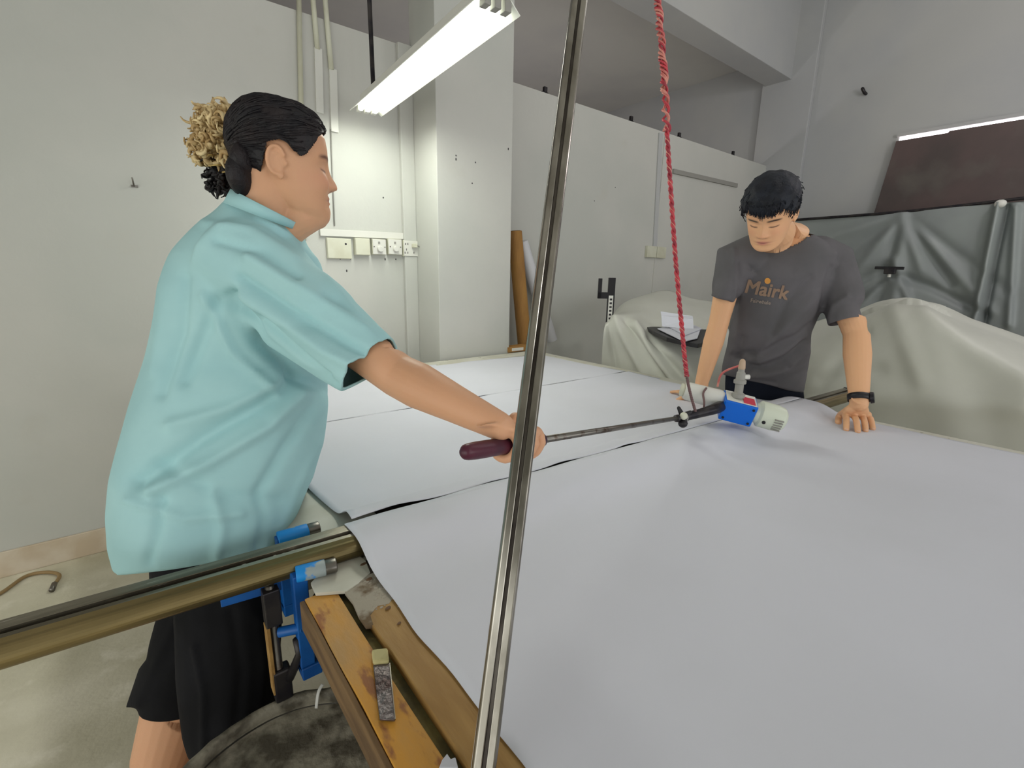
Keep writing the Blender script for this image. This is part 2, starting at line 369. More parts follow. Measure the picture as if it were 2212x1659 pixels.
# paper sheets
rail_y = lambda x: R0.y+(x-R0.x)*rdir.y/rdir.x
def seam2(x): return rail_y(x)+.032
s1a = PZ(695, 918, TZ); s1b = PZ(1352, 805, TZ)
def seam1(x): return s1a.y+(x-s1a.x)*(s1b.y-s1a.y)/(s1b.x-s1a.x)
def edge_l(y): # near long edge of the paper
    return .272+.006*noise.noise(Vector((y*3, 0, 1)))+.004*noise.noise(Vector((y*11, 0, 4)))
def sheet(name, label, f0, f1, zf, nx=110, ny=70, x0=None, x1=2.125):
    P = []
    for j in range(ny+1):
        v = j/ny; row = []
        for i in range(nx+1):
            u = i/nx
            yy = f0(1.2)+(f1(1.2)-f0(1.2))*v
            xl = edge_l(yy) if x0 is None else x0(yy)
            x = xl+(x1-xl)*u+.004*noise.noise(Vector((yy*5, 7, 2)))*u
            y = f0(x)*(1-v)+f1(x)*v
            row.append(Vector((x, y, zf(x, y, u, v)+.0014*noise.noise(Vector((x*2.5, y*2.5, len(label)))))))
        P.append(row)
    o = MB().grid(P).build(name, M['paper'], smooth=True, solid=.0012)
    return tag(o, label, 'paper', 'paper sheets on the table')
bell = lambda t: math.exp(-t*t)
def dip(x, c, w, a): return a*bell((x-c)/w)
gx = [PZ(a, b, .84).x for a, b in ((860, 1100), (1060, 1042), (1212, 1001), (1345, 961))]
def gap(x):
    return dip(x, gx[0], .055, .016)+dip(x, gx[1], .04, .006)+dip(x, gx[2], .05, .009)+dip(x, gx[3], .04, .008)+dip(x, .31, .04, .006)
def z_near(x, y, u, v):
    d = seam2(x)-y
    r = .0415*(1/(1+math.exp((d-.115)/.022)))
    return TZ+.004+r+.004*math.exp(-d/.05)*noise.noise(Vector((x*6, 0, 0)))
def z_mid(x, y, u, v):
    d = y-seam2(x)
    d1 = seam1(x)-y
    return TZ+.004+.0415*(1/(1+math.exp((d-.085)/.016)))+.004*math.exp(-d1/.04)*(1+noise.noise(Vector((x*5, 3, 0))))
def z_far(x, y, u, v):
    d = y-seam1(x)
    return TZ+.003+.003*math.exp(-d/.06)*(1+noise.noise(Vector((x*5, 9, 0))))
sheet('paper_sheet', 'nearest large white paper sheet, filling the foreground of the table', lambda x: -1.15, lambda x: seam2(x)-.001, z_near, nx=120, ny=110)
sheet('paper_sheet', 'white paper sheet in the middle of the table, under the motor tool rod', lambda x: seam2(x)+.002+gap(x), lambda x: seam1(x)-.002-.003*(1+math.sin(x*9)), z_mid,
      x0=lambda y: .278+.02*bell((y-.9)/.12)+.01*noise.noise(Vector((y*5, 0, 0))))
sheet('paper_sheet', 'farthest white paper sheet, by the column and cardboard tube', lambda x: seam1(x)+.004, lambda x: 2.37+.05*math.sin(x*2), z_far, x0=lambda y: .30, x1=2.11)

# ------------------------------------------------------------------ hanging lamp
La, Lb = Vector((1.015, 1.375, 2.15)), Vector((1.095, 2.655, 2.15))
lamp = thing('fluorescent_lamp', (La+Lb)/2, 'long fluorescent lamp with a white reflector hanging over the table', 'lamp')
FL = frame(La, Lb-La, (0, 0, 1)); LL = (Lb-La).length
def lbox(mb, a, b): return mb.box(a, b, FL)
def lprism(mb, yz, x0, x1): return mb.prism([FL @ Vector((x0, y, z)) for y, z in yz], FL.to_3x3() @ Vector((x1-x0, 0, 0)))
# reflector: shallow trapezoid shell, y across
lprism(MB(), [(-.085, -.012), (-.04, .028), (.04, .028), (.085, -.012), (.083, -.014), (.039, .024), (-.039, .024), (-.083, -.014)], 0, LL).build('reflector', M['reflector'], lamp)
lbox(MB(), (.02, -.035, .03), (LL-.02, .035, .065)).build('ballast_housing', M['white'], lamp, bevel=.003)
for s in (-1, 0, 1):
    mb = MB(); y = s*.038; mb.tube([FL @ Vector((.035, y, -.002)), FL @ Vector((LL-.035, y, -.002))], .0125, 14)
    mb.build('tube', M['glow'], lamp, smooth=True)
    for x in (.0, LL-.035):
        lbox(MB(), (x, y-.012, -.014), (x+.035, y+.012, .024)).build('tube_socket', M['white'] if x else M['greyp'], lamp, bevel=.002)
for x, a, b in ((LL-.13, PD(800, 60, 2.38), 0), (.2, None, 1)):
    top = FL @ Vector((x, 0, .065)); MB().tube([top, Vector((top.x, top.y, 4.40 if top.y < 2.64 else 3.42))], .011, 10).build('hanger_rod', M['blackm'], lamp, smooth=True)

# ------------------------------------------------------------------ conduits, sockets and other things on the back wall
def wall_strip(p0, p1, width_px, name, label, cat, m, depth=.014, group=None, round_=False, Y=YW, parent=None, d0=0):
    a = PY(p0[0], p0[1], Y-d0); b = PY(p1[0], p1[1], Y-d0)
    t = PY(p0[0]+width_px, p0[1], Y-d0); hw = abs((t-a).x)/2 if abs((b-a).z) > abs((b-a).x) else abs((PY(p0[0], p0[1]+width_px, Y-d0)-a).z)/2
    mb = MB()
    if round_: mb.tube([a-Vector((0, hw, 0)), b-Vector((0, hw, 0))], hw, 12)
    else: mb.box((0, -hw, 0), ((b-a).length, hw, depth), frame(a, b-a, (0, -1, 0)))
    o = mb.build(name, m, parent, smooth=round_, bevel=0 if round_ else .0015)
    if parent is None: tag(o, label, cat, group)
    return o
wall_strip((643, -60), (655, 520), 11, 'conduit', 'leftmost of the three cable conduits running down the white wall', 'conduit', M['offwhite'], round_=True)
t = thing('conduit', PY(675, 60, YW), 'middle cable conduit ending in a short wider trunk on the wall', 'conduit')
wall_strip((669, -60), (684, 108), 11, 'pipe', '', '', M['offwhite'], round_=True, parent=t)
wall_strip((686, 105), (690, 245), 16, 'trunk', '', '', M['white'], parent=t)
t = thing('conduit', PY(705, 60, YW), 'right cable conduit with a short trunk, beside the lamp', 'conduit')
wall_strip((695, -60), (714, 152), 11, 'pipe', '', '', M['offwhite'], round_=True, parent=t)
wall_strip((718, 150), (722, 286), 16, 'trunk', '', '', M['white'], parent=t)
wall_strip((714, 280), (722, 488), 3, 'thin_cable', '', '', M['greyp'], round_=True, parent=t)
wall_strip((690, 502), (921, 513), 15, 'horizontal_trunking', 'white horizontal cable trunking above the dimmers and socket', 'trunking', M['white'], depth=.016)
def plate(x0, y0, x1, y1, name, label, cat, m, d=.03, group=None):
    a = PY(x0, y0, YW); b = PY(x1, y1, YW)
    r = thing(name, ((a.x+b.x)/2, YW, b.z), label, cat, group)
    MB().box((a.x, YW-d, b.z), (b.x, YW, a.z)).build('back_box', M['offwhite'], r, bevel=.002)
    MB().box((a.x+.002, YW-d-.006, b.z+.002), (b.x-.002, YW-d, a.z-.002)).build('face_plate', m, r, bevel=.002)
    return r, a, b, YW-d-.006
r, a, b, yf = plate(762, 514, 796, 552, 'blank_box', 'plain ivory blank box left of the dimmers', 'box', M['offwhite'])
r, a, b, yf = plate(703, 513, 759, 560, 'junction_box', 'open ivory junction box with a knocked-out hole under the trunking', 'box', M['offwhite'], d=.012)
MB().tube([PY(747, 527, yf+.001), PY(747, 527, yf-.002)], .006, 10).build('hole', M['inksmall'], r)
for x0, lab in ((799, 'white rotary dimmer switch, left one beside the blank box'), (833, 'white rotary dimmer switch, right one beside the socket')):
    r, a, b, yf = plate(x0, 516, x0+31, 551, 'dimmer_switch', lab, 'switch', M['white'])
    cx = (a.x+b.x)/2; cz = (a.z+b.z)/2-.012
    MB().tube([(cx, yf, cz), (cx, yf-.018, cz)], [.019, .016], 20).build('knob', M['white'], r, smooth=False, bevel=.002)
    for s in (-1, 1): MB().tube([(cx+s*.033, yf, cz+.012), (cx+s*.033, yf-.002, cz+.012)], .0035, 8).build('screw', M['steel'], r)
    MB().box((cx-.008, yf-.002, cz+.028), (cx+.004, yf, cz+.042)).build('indicator', M['greyp'], r)
r, a, b, yf = plate(866, 519, 904, 555, 'wall_socket', 'white double wall socket with a plug in its right half', 'socket', M['white'])
for (x, y) in ((876, 527), (881, 527), (878, 539), (875, 546), (881, 546), (894, 546)):
    p = PY(x, y, yf); MB().box((p.x-.002, yf-.001, p.z-.006), (p.x+.002, yf+.001, p.z+.006)).build('slot', M['inksmall'], r)
pk = thing('plug', PY(893, 530, yf), 'ivory plug with its cable looping from the wall socket', 'plug')
p = PY(893, 531, yf)
MB().box((p.x-.014, yf-.03, p.z-.012), (p.x+.014, yf-.002, p.z+.012)).build('plug_body', M['offwhite'], pk, bevel=.004)
MB().tube(interp([PY(900, 529, yf-.02), PY(912, 537, yf-.03), PY(925, 550, yf-.04), PY(922, 562, yf-.03), PY(917, 572, yf-.01), PY(916, 590, yf-.005)], 24), .004, 8).build('cable', M['greyp'], pk, smooth=True)
t = thing('conduit', PY(918, 690, YW), 'thin vertical conduit with yellowed tape below the plug', 'conduit')
yq = YW-.03
wall_strip((917, 625), (922, 790), 10, 'pipe', '', '', M['white'], round_=True, parent=t, d0=.03)
wall_strip((916, 568), (918, 632), 11, 'tape_wrap', '', '', mat('yellowed_tape', (206, 202, 168), .5), round_=True, parent=t, d0=.03)
# marks on the walls
for k, (x, y, Y) in enumerate(((905, 322, YW), (932, 352, YW-.03), (921, 357, YW-.03), (896, 356, YW), (904, 343, YW), (828, 427, YW), (749, 585, YW), (735, 559, YW), (757, 559, YW), (832, 560, YW), (855, 560, YW), (985, 336, 2.5), (985, 344, 2.5), (1027, 351, 2.5), (1020, 396, 2.5), (1098, 322, 2.5), (1284, 434, YW), (1329, 405, YW))):
    p = PY(x, y, Y)
    lab, grp = (('small dark nail in the face of the white column', 'nails in the column') if Y == 2.5 else ('small dark nail in the partition between the steel pole and the cord', 'nails in the right partition') if x > 1200
                else ('small dark nail in the white wall below the sockets and boxes', 'nails below the sockets') if y > 500 else ('small dark nail in the white wall between trunking and lamp', 'nails above the sockets'))
    tag(MB().ell(p, (.004, 0, 0), (0, .003, 0), (0, 0, .005 if k % 3 else .008), 8, 6).build('nail', M['inksmall']), lab, 'nail', grp)
for k, (x, y) in enumerate(((1176, 206), (1362, 265), (1466, 299), (1582, 339))):
    p = PY(x, y, YW+.02); p.z = ZT
    mb = MB(); mb.box((p.x-.03, YW+.01, ZT), (p.x+.03, YW+.06, ZT+.012)); mb.box((p.x-.01, YW+.01, ZT), (p.x+.02, YW+.03, ZT+.045))
    tag(mb.build('bracket', M['blackm'], bevel=.002), 'small dark bracket on top of the partition, '+['beside the column', 'left of the red cord', 'right of the red cord', 'nearest the man'][k], 'bracket')
hk = thing('wall_hook', PY(288, 400, YW), 'small metal hook on the bare wall left of the woman', 'hook')
p = PY(290, 402, YW)
MB().box((p.x-.011, YW-.004, p.z-.006), (p.x+.013, YW, p.z+.004)).build('hook_base', M['steel'], hk)
MB().tube([p+Vector((0, -.002, 0)), p+Vector((-.002, -.03, .004)), p+Vector((-.004, -.034, .028))], .0032, 8, round_=True).build('hook_arm', M['steel'], hk, smooth=True)
# far part of the back wall
wall_strip((1452, 370), (1590, 401), 10, 'wall_trunking', 'long grey cable trunking high on the wall behind the man', 'trunking', M['greyp'], depth=.02)
wall_strip((1426, 288), (1413, 535), 8, 'drop_trunking', 'vertical trunking dropping to the double socket', 'trunking', M['wall_r'], depth=.012)
a = PY(1394, 531, YW); b = PY(1432, 558, YW)
r = thing('double_socket', ((a.x+b.x)/2, YW, b.z), 'pale double wall socket on the wall between pole and red cord', 'socket')
MB().box((a.x, YW-.03, b.z), ((a.x+b.x)/2-.004, YW, a.z)).build('socket_plate', M['offwhite'], r, bevel=.003)
MB().box(((a.x+b.x)/2+.004, YW-.03, b.z), (b.x, YW, a.z)).build('socket_plate', M['offwhite'], r, bevel=.003)
p = PX(1871, 203, XR); tag(MB().tube([p, p-Vector((.05, 0, 0)), p+Vector((-.06, .02, .04))], .014, 8, round_=True).build('wall_hook', M['blackm'], smooth=True), 'small dark hook high on the right wall', 'hook')

# ------------------------------------------------------------------ tubes and box in the corner behind the column
f = PY(1133, 762, 2.64); g = PY(1112, 500, 2.70); g = f+(g-f)*1.0
bt = thing('cardboard_tube', (f.x, f.y, TZ), 'brown cardboard tube leaning in the corner beside the column', 'tube')
f.z = TZ+.008
hw = .05
MB().tube([f, f+(g-f)*1.0], hw, 28).build('tube_wall', M['card'], bt, smooth=False)
MB().tube([f+(g-f)*1.0, f+(g-f)*1.004], hw*.85, 28).build('tube_mouth', M['inksmall'], bt)
bt.children[0].data.shade_smooth() if hasattr(bt.children[0].data, 'shade_smooth') else None
f = PY(1190, 775, 2.70); g = PY(1127, 522, 2.735); f.z = TZ+.02
tag(MB().tube([f, g], .045, 28).build('paper_roll', M['rollw'], smooth=True, bevel=.002), 'white paper roll leaning on the wall behind the steel pole', 'paper roll')
a = PY(1096, 768, 2.50); b = PY(1152, 768, 2.50)
bx = thing('small_box', (a.x, 2.53, TZ), 'small flat brown box with a white label at the foot of the cardboard tube', 'box')
MB().box((a.x, 2.49, TZ+.004), (b.x, 2.575, TZ+.04)).build('carton', M['card'], bx, bevel=.002)
MB().box((a.x+.03, 2.487, TZ+.012), (a.x+.13, 2.49, TZ+.032)).build('box_label', M['white'], bx)

# ------------------------------------------------------------------ draped machines
def lerp(a, b, t): return a+(b-a)*t
def drape(rows, name, m, nu=70, nv=50, folds=(), amp=.01, fr=3., parent=None, seed=0):
    R = [interp(r, nu) for r in rows]
    G = [interp([r[i] for r in R], nv) for i in range(nu)]       # nu columns of nv
    P = np.array([[tuple(G[i][j]) for i in range(nu)] for j in range(nv)])
    du = np.gradient(P, axis=1); dv = np.gradient(P, axis=0); N = np.cross(du, dv); N /= np.linalg.norm(N, axis=2, keepdims=True)+1e-9
    tocam = np.array(CAM)-P; sg = np.sign((N*tocam).sum(2, keepdims=True)); N *= sg
    px, py = proj(P.reshape(-1, 3)); px = px.reshape(nv, nu); py = py.reshape(nv, nu)
    D = np.zeros((nv, nu))
    for pts, wd, am in folds: D += am*np.exp(-(seg_dist(px, py, pts)/wd)**2)
    for j in range(nv):
        for i in range(nu):
            D[j, i] += amp*noise.noise(Vector((P[j, i, 0]*fr, P[j, i, 1]*fr, P[j, i, 2]*fr+seed)))
    P = P+N*D[..., None]
    return MB().grid([[Vector(p) for p in r] for r in P]).build(name, m, parent, smooth=True, solid=.002)
def seg_dist(px, py, pts):
    best = np.full(px.shape, 1e9)
    for (x0, y0), (x1, y1) in zip(pts[:-1], pts[1:]):
        dx, dy = x1-x0, y1-y0; L2 = dx*dx+dy*dy+1e-9
        t = np.clip(((px-x0)*dx+(py-y0)*dy)/L2, 0, 1)
        best = np.minimum(best, np.hypot(px-x0-t*dx, py-y0-t*dy))
    return best
# machine beyond the far table corner
rowsA = [
 [PD(1316, 690, 3.35), PD(1350, 655, 3.5), PD(1400, 636, 3.6), PD(1440, 629, 3.65), PD(1490, 645, 3.6), PD(1560, 655, 3.5)],
 [PD(1312, 700, 3.1), PD(1338, 676, 3.15), PD(1385, 668, 3.2), PD(1420, 672, 3.2), PD(1480, 684, 3.1), PD(1570, 700, 3.05)],
 [PD(1306, 705, 2.95), PD(1338, 690, 2.92), PD(1372, 700, 2.88), PD(1420, 735, 2.8), PD(1490, 745, 2.7), PD(1580, 752, 2.6)],
 [PD(1300, 770, 3.0), PD(1340, 775, 2.95), PD(1390, 790, 2.85), PD(1440, 800, 2.72), PD(1500, 812, 2.6), PD(1590, 825, 2.5)],
 [PD(1296, 900, 3.1), PD(1350, 910, 3.0), PD(1400, 920, 2.9), PD(1450, 935, 2.75), PD(1510, 950, 2.6), PD(1600, 960, 2.5)],
 [PD(1290, 1090, 3.1), PD(1350, 1100, 3.0), PD(1400, 1115, 2.9), PD(1450, 1135, 2.75), PD(1510, 1160, 2.6), PD(1600, 1190, 2.5)]]
foldsA = [([(1330, 690), (1355, 745), (1395, 815)], 9, .03), ([(1352, 690), (1385, 750), (1440, 830)], 8, -.025), ([(1372, 700), (1410, 760), (1470, 840)], 9, .03),
          ([(1400, 730), (1450, 790), (1510, 850)], 9, -.02), ([(1314, 705), (1330, 800)], 6, -.02)]
for r in rowsA:                                   # keep the bottom on the floor
    pass
for p in rowsA[-1]: p.z = max(p.z, .01) if p.z > 0 else .01
o = drape(rowsA, 'draped_sheet', M['sheet'], folds=foldsA, nu=90, nv=80, amp=.02)
tag(o, 'pale dust sheet draped over equipment beyond the far table corner', 'dust sheet')
# black upright with a label
p = PD(1316, 700, 3.05)
bk = thing('clamp_stand', (p.x, p.y, 0), 'black upright bracket with a white label standing at the sheet corner', 'stand')
U = Vector((0, 0, 1)); Rg = Vector((cy, -sy, 0)); Fw = Vector((sy, cy, 0))
q = PD(1324, 600, 3.05)
up = MB(); 
A = frame(p, Rg, U)   # x right, y = U x R
hh = q.z-p.z
up.box((-.022, -.01, -p.z+.0), (.022, .01, hh), A); up.build('upright', M['black'], bk, bevel=.002)
hb = MB(); hb.box((-.085, -.01, hh-.13), (-.02, .01, hh-.09), A); hb.box((-.085, -.01, hh-.13), (-.062, .01, hh-.005), A); hb.build('hook_arm', M['black'], bk, bevel=.002)
lb_ = MB().box((-.016, -.013 if A.col[1][1] > 0 else .01, hh-.28), (.012, -.0101 if A.col[1][1] > 0 else .013, hh-.11), A).build('label_strip', M['white'], bk)
for k in range(6):
    z = hh-.26+.024*k; yv = -.0138 if A.col[1][1] > 0 else .0138
    MB().box((-.009, min(yv, yv*1.02), z), (.006, max(yv, yv*1.02), z+.012), A).build('printed_mark', M['inksmall'], bk)
def text_mesh(txt, size, font_shear=0, bold=0):
    cu = bpy.data.curves.new('t', 'FONT'); cu.body = txt; cu.size = size; cu.extrude = 0; cu.offset = bold; cu.shear = font_shear
    cu.align_x = 'CENTER'; cu.align_y = 'CENTER'; cu.resolution_u = 3
    o = bpy.data.objects.new('t', cu); COL.objects.link(o)
    dg = bpy.context.evaluated_depsgraph_get(); me = bpy.data.meshes.new_from_object(o.evaluated_get(dg))
    bpy.data.objects.remove(o); bpy.data.curves.remove(cu)
    return me
# machine behind the man: big draped bulk
def Xp(l, X): return [PX(a, b, X) for a, b in l]
rowsB = [
 [PX(1700, 735, 3.9), PX(1760, 722, 3.9), PX(1850, 700, 3.9), PX(1930, 680, 3.9), PX(2020, 700, 3.9), PX(2110, 730, 3.9), PX(2260, 775, 3.9)],
 [PX(1700, 740, 3.75), PX(1760, 722, 3.7), PX(1850, 684, 3.65), PX(1925, 660, 3.6), PX(2005, 660, 3.55), PX(2110, 708, 3.55), PX(2260, 768, 3.55)],
 [PX(1700, 760, 3.45), PX(1760, 745, 3.4), PX(1840, 705, 3.35), PX(1915, 675, 3.3), PX(1990, 672, 3.25), PX(2090, 730, 3.2), PX(2260, 800, 3.2)],
 [PX(1700, 830, 3.3), PX(1760, 810, 3.2), PX(1850, 800, 3.15), PX(1940, 790, 3.1), PX(2020, 800, 3.05), PX(2110, 820, 3.05), PX(2260, 850, 3.0)],
 [PX(1700, 930, 3.25), PX(1760, 925, 3.15), PX(1860, 925, 3.1), PX(1960, 925, 3.05), PX(2050, 935, 3.0), PX(2140, 950, 3.0), PX(2260, 970, 3.0)],
 [PX(1700, 1250, 3.25), PX(1760, 1250, 3.15), PX(1860, 1300, 3.1), PX(1960, 1340, 3.05), PX(2050, 1380, 3.0), PX(2140, 1400, 3.0), PX(2260, 1420, 3.0)]]
for p in rowsB[-1]: p.z = max(.01, p.z)
for r, (dy, dz) in zip(rowsB, ((.5, .12), (.5, .12), (.5, .12), (.45, .06), (.4, 0), (.4, 0))):      # the sheet goes on past the frame
    r.append(r[-1]+Vector((.05, -dy, -dz))); r.append(r[-1]+Vector((.1, -dy*.7, -min(r[-1].z-.02, .5 if dz else 0))))
rowsB.insert(0, [Vector((p.x+.35, p.y, .02)) for p in rowsB[0]])
foldsB = [([(1930, 665), (1960, 740), (1990, 820)], 22, .02), ([(1760, 850), (1810, 780), (1870, 720)], 14, -.02), ([(1900, 860), (2212, 880)], 30, .025), ([(1740, 880), (1830, 860)], 12, .02),
          ([(2000, 670), (2100, 760), (2212, 820)], 20, .015), ([(1770, 820), (1900, 800)], 16, -.015)]
o = drape(rowsB, 'draped_sheet', M['sheet'], folds=foldsB, nu=110, nv=90, amp=.03, fr=2, seed=4)
tag(o, 'large pale dust sheet over a bulky machine behind the man, right of the photo', 'dust sheet')
# curtain of sheet hung along the right side
XC = 5.2
wire_z = PX(1955, 458, XC).z
wp = [PX(1690, 477, XC), PX(1955, 457, XC), PX(2212, 428, XC), PX(2420, 405, XC)]
wp.append(wp[-1]+Vector((0, -2.2, 0)))
tag(MB().tube(interp(wp, 30), .012, 8).build('hanging_wire', M['blackm'], smooth=True), 'dark wire holding up the hung plastic sheet behind the man', 'wire')
top = [PX(1690, 479, XC), PX(1800, 470, XC), PX(1950, 459, XC), PX(2060, 448, XC), PX(2150, 440, XC), PX(2250, 430, XC), PX(2400, 412, XC)]
top += [top[-1]+Vector((0, -.9, 0)), top[-1]+Vector((0, -1.9, -.02))]
def down(f): return [Vector((p.x+.0, p.y, p.z*(1-f)+.02*f)) for p in top]
rowsC = [top, down(.25), down(.5), down(.75), down(1)]
fc = []
for dx, dy, am in ((-190, 60, .05), (-170, 120, -.05), (-130, 170, .06), (-60, 200, -.06), (-20, 220, .05), (40, 120, .04), (100, 150, -.06), (190, 210, .05), (230, 170, -.03)):
    fc.append(([(1950, 462), (1950+dx, 462+dy)], 13, am*.55))
fc += [([(1800, 640), (1910, 578)], 10, -.035), ([(1830, 660), (1920, 590), (2010, 620), (2130, 680)], 11, -.04), ([(1850, 670), (1915, 600)], 10, .03), ([(1960, 640), (1930, 560)], 10, .03),
       ([(2160, 440), (2135, 560), (2108, 700)], 10, .10), ([(2175, 445), (2150, 560), (2125, 700)], 7, -.05), ([(2195, 450), (2180, 700)], 9, .04)]
o = drape(rowsC, 'hung_sheet', M['sheet2'], folds=fc, nu=260, nv=140, amp=.035, fr=2, seed=9)
tag(o, 'grey translucent plastic sheet hung along the right wall below the brown board', 'dust sheet')
p = PX(2161, 440, XC-.06); tag(MB().ell(p, (.03, 0, 0), (0, .035, 0), (0, 0, .03), 12, 8).build('sheet_knot', M['white'], smooth=True), 'small pale knot at the top of the hung sheet', 'knot')
# black clamp holding the sheet
p = PX(1921, 579, XC-.12)
ck = thing('spring_clamp', p, 'small black clamp pinching the hung sheet right of the man', 'clamp')
MB().box((-.10, -.014, -.012), (.10, .014, .012), frame(p, (0, -1, -.02), U)).build('clamp_bar', M['black'], ck, bevel=.003)
MB().box((-.03, -.02, -.05), (.05, .02, 0), frame(p, (0, -1, -.02), U)).build('clamp_jaw', M['blackm'], ck, bevel=.006)
MB().tube([p+Vector((0, -.01, -.05)), p+Vector((0, -.01, -.075))], .012, 10).build('clamp_screw', M['white'], ck)
# black tray with papers on the first machine
ty = thing('black_tray', PD(1450, 735, 2.68), 'black crescent tray under loose papers beside the man', 'tray')
out = [(1388, 700), (1410, 699), (1470, 701), (1520, 705), (1560, 715), (1540, 738), (1508, 747), (1480, 742), (1440, 733), (1412, 720), (1395, 709)]
zt_ = 1.115
T = [PZ(x, y, PD(1450, 722, 2.68).z) for x, y in out]
MB().prism([v+Vector((0, 0, -.012)) for v in T], (0, 0, .022)).build('tray_plate', M['black'], ty, bevel=.003)
tzz = T[0].z+.012
pd_ = thing('loose_papers', PZ(1470, 722, tzz), 'pile of loose white papers lying on the black tray', 'paper')
for pl in ([(1420, 712), (1462, 702), (1512, 716), (1506, 733), (1478, 740)], [(1440, 706), (1490, 700), (1516, 712), (1480, 726)]):
    V = [PZ(x, y, tzz) for x, y in pl]; MB().prism([v+Vector((0, 0, .003)) for v in V], (0, 0, .004)).build('paper', M['paper'], pd_); tzz += .006
a, b, c_, d_ = PD(1430, 705, 2.8), PD(1427, 673, 2.83), PD(1496, 683, 2.83), PD(1498, 712, 2.75)
q = MB(); q.grid([[a, d_], [b.lerp(a, .4)+Vector((0, 0, .01)), c_.lerp(d_, .4)+Vector((0, 0, .012))], [b, c_]])
tag(q.build('propped_paper', M['paper'], solid=.002), 'white sheet of paper propped up behind the black tray', 'paper')

# ------------------------------------------------------------------ steel pole in the foreground
Pb = PD(1040, 1700, .48); Pt = PD(1262, -80, .74); pd3 = (Pt-Pb).normalized()
Pb = Pb+pd3*((TZ+.0-Pb.z)/pd3.z); Pt = Pb+pd3*1.45
pole = thing('steel_pole', Pb, 'tall leaning polished steel pole with a grooved profile in the foreground', 'pole')
AP = frame(Pb, pd3, -RAY(1150, 900))            # x along the pole, z towards the room's near corner
Lp = (Pt-Pb).length; hw = .0125
def pprism(yz, name, m, **k): return MB().prism([AP @ Vector((0, y, z)) for y, z in yz], AP.to_3x3() @ Vector((Lp, 0, 0))).build(name, m, pole, **k)
pprism([(-hw, -hw), (-hw, hw*.7), (-hw*.8, hw), (-.002, hw), (-.002, hw*.55), (.002, hw*.55), (.002, hw), (hw*.8, hw), (hw, hw*.7), (hw, -hw)], 'profile', M['chrome'], bevel=.0012)
pprism([(hw*1.05, hw*.3), (hw*1.05, -hw*.3), (hw*.98, -hw*.3), (hw*.98, hw*.3)], 'edge_bead', M['steel'])
pprism([(-.0018, hw*.56), (-.0018, hw*.62), (.0018, hw*.62), (.0018, hw*.56)], 'groove_insert', M['alu_dark'])
MB().box((-.0, -.02, -.02), (.012, .02, .02), frame(Pb+Vector((0, 0, .004)), (0, 0, 1), (1, 0, 0))).build('foot', M['blackm'], pole, bevel=.002)

# ------------------------------------------------------------------ blue clamps at the table edge
def clamp(name, label, jaw_a, jaw_b, xbar, lo, screw, flat=None):
    r = thing(name, (xbar.x, xbar.y, TZ-.3), label, 'clamp')
    d = (jaw_b-jaw_a)
    MB().tube([jaw_a, jaw_a+d*.72], .0165, 18, flat=.8).build('jaw', M['bluelt'], r, smooth=True, bevel=.002)
    o = MB().tube([jaw_a+d*.70, jaw_b], .0150, 18, flat=.8).build('jaw_tip', M['steel'], r, smooth=True, bevel=.002)
    return r
ja = PZ(640, 1252, .806); jb = PZ(728, 1230, .806); ja.z = jb.z = .816
ck = clamp('bar_clamp', 'blue screw clamp gripping the table edge on the near side of the rail', ja, jb, ja, 0, None)
bx = ja.x-.004; byy = ja.y
MB().box((bx-.004, byy-.012, TZ-.175), (bx+.020, byy+.012, .818)).build('clamp_bar', M['blue'], ck, bevel=.002)
MB().box((bx-.004, byy-.016, TZ-.190), (bx+.03, byy+.016, TZ-.165)).build('lower_jaw', M['blue'], ck, bevel=.002)
sx = bx-.034; sy_ = byy+.028
MB().tube([(sx, sy_, 0.0), (sx, sy_, .795)], .0075, 10).build('steel_rod', M['steel'], ck, smooth=True)
MB().box((sx-.014, sy_-.012, .58), (sx-.0076, sy_+.012, .72)).build('wood_packer', M['timber'], ck, bevel=.001)
MB().box((sx-.013, sy_-.014, .72), (sx+.013, sy_+.014, .79)).build('slide_bracket', M['blackm'], ck, bevel=.002)
MB().box((sx-.012, sy_-.014, .56), (sx+.018, sy_+.012, .625)).build('slide_bracket', M['blackm'], ck, bevel=.004)
MB().tube([(sx+.005, sy_-.012, .705), (bx+.006, byy-.006, .712)], .009, 12).build('screw_boss', M['blue'], ck, smooth=True, bevel=.001)
MB().tube([(sx+.014, sy_-.01, .60), (bx-.002, byy-.004, .66), (bx-.004, byy, .69)], .008, 10).build('handle_lug', M['blackm'], ck, smooth=True)
f0 = PZ(476, 1292, .787); f1 = PZ(606, 1255, .787)
MB().box((0, -.010, -.012), ((f1-f0).length, .022, .006), frame(f0, f1-f0, (0, 0, 1))).build('support_bar', M['blue'], ck, bevel=.001)
ja2 = PZ(600, 1168, .81); jb2 = PZ(690, 1142, .81); ja2.z = jb2.z = .814
ck2 = clamp('bar_clamp', 'blue screw clamp half hidden behind the guide rail, beside the teal shirt', ja2, jb2, ja2, 0, None)
MB().box((ja2.x-.004, ja2.y-.012, TZ-.14), (ja2.x+.016, ja2.y+.012, .816)).build('clamp_bar', M['blue'], ck2, bevel=.002)
MB().box((ja2.x-.004, ja2.y-.014, TZ-.155), (ja2.x+.03, ja2.y+.014, TZ-.13)).build('lower_jaw', M['blue'], ck2, bevel=.002)
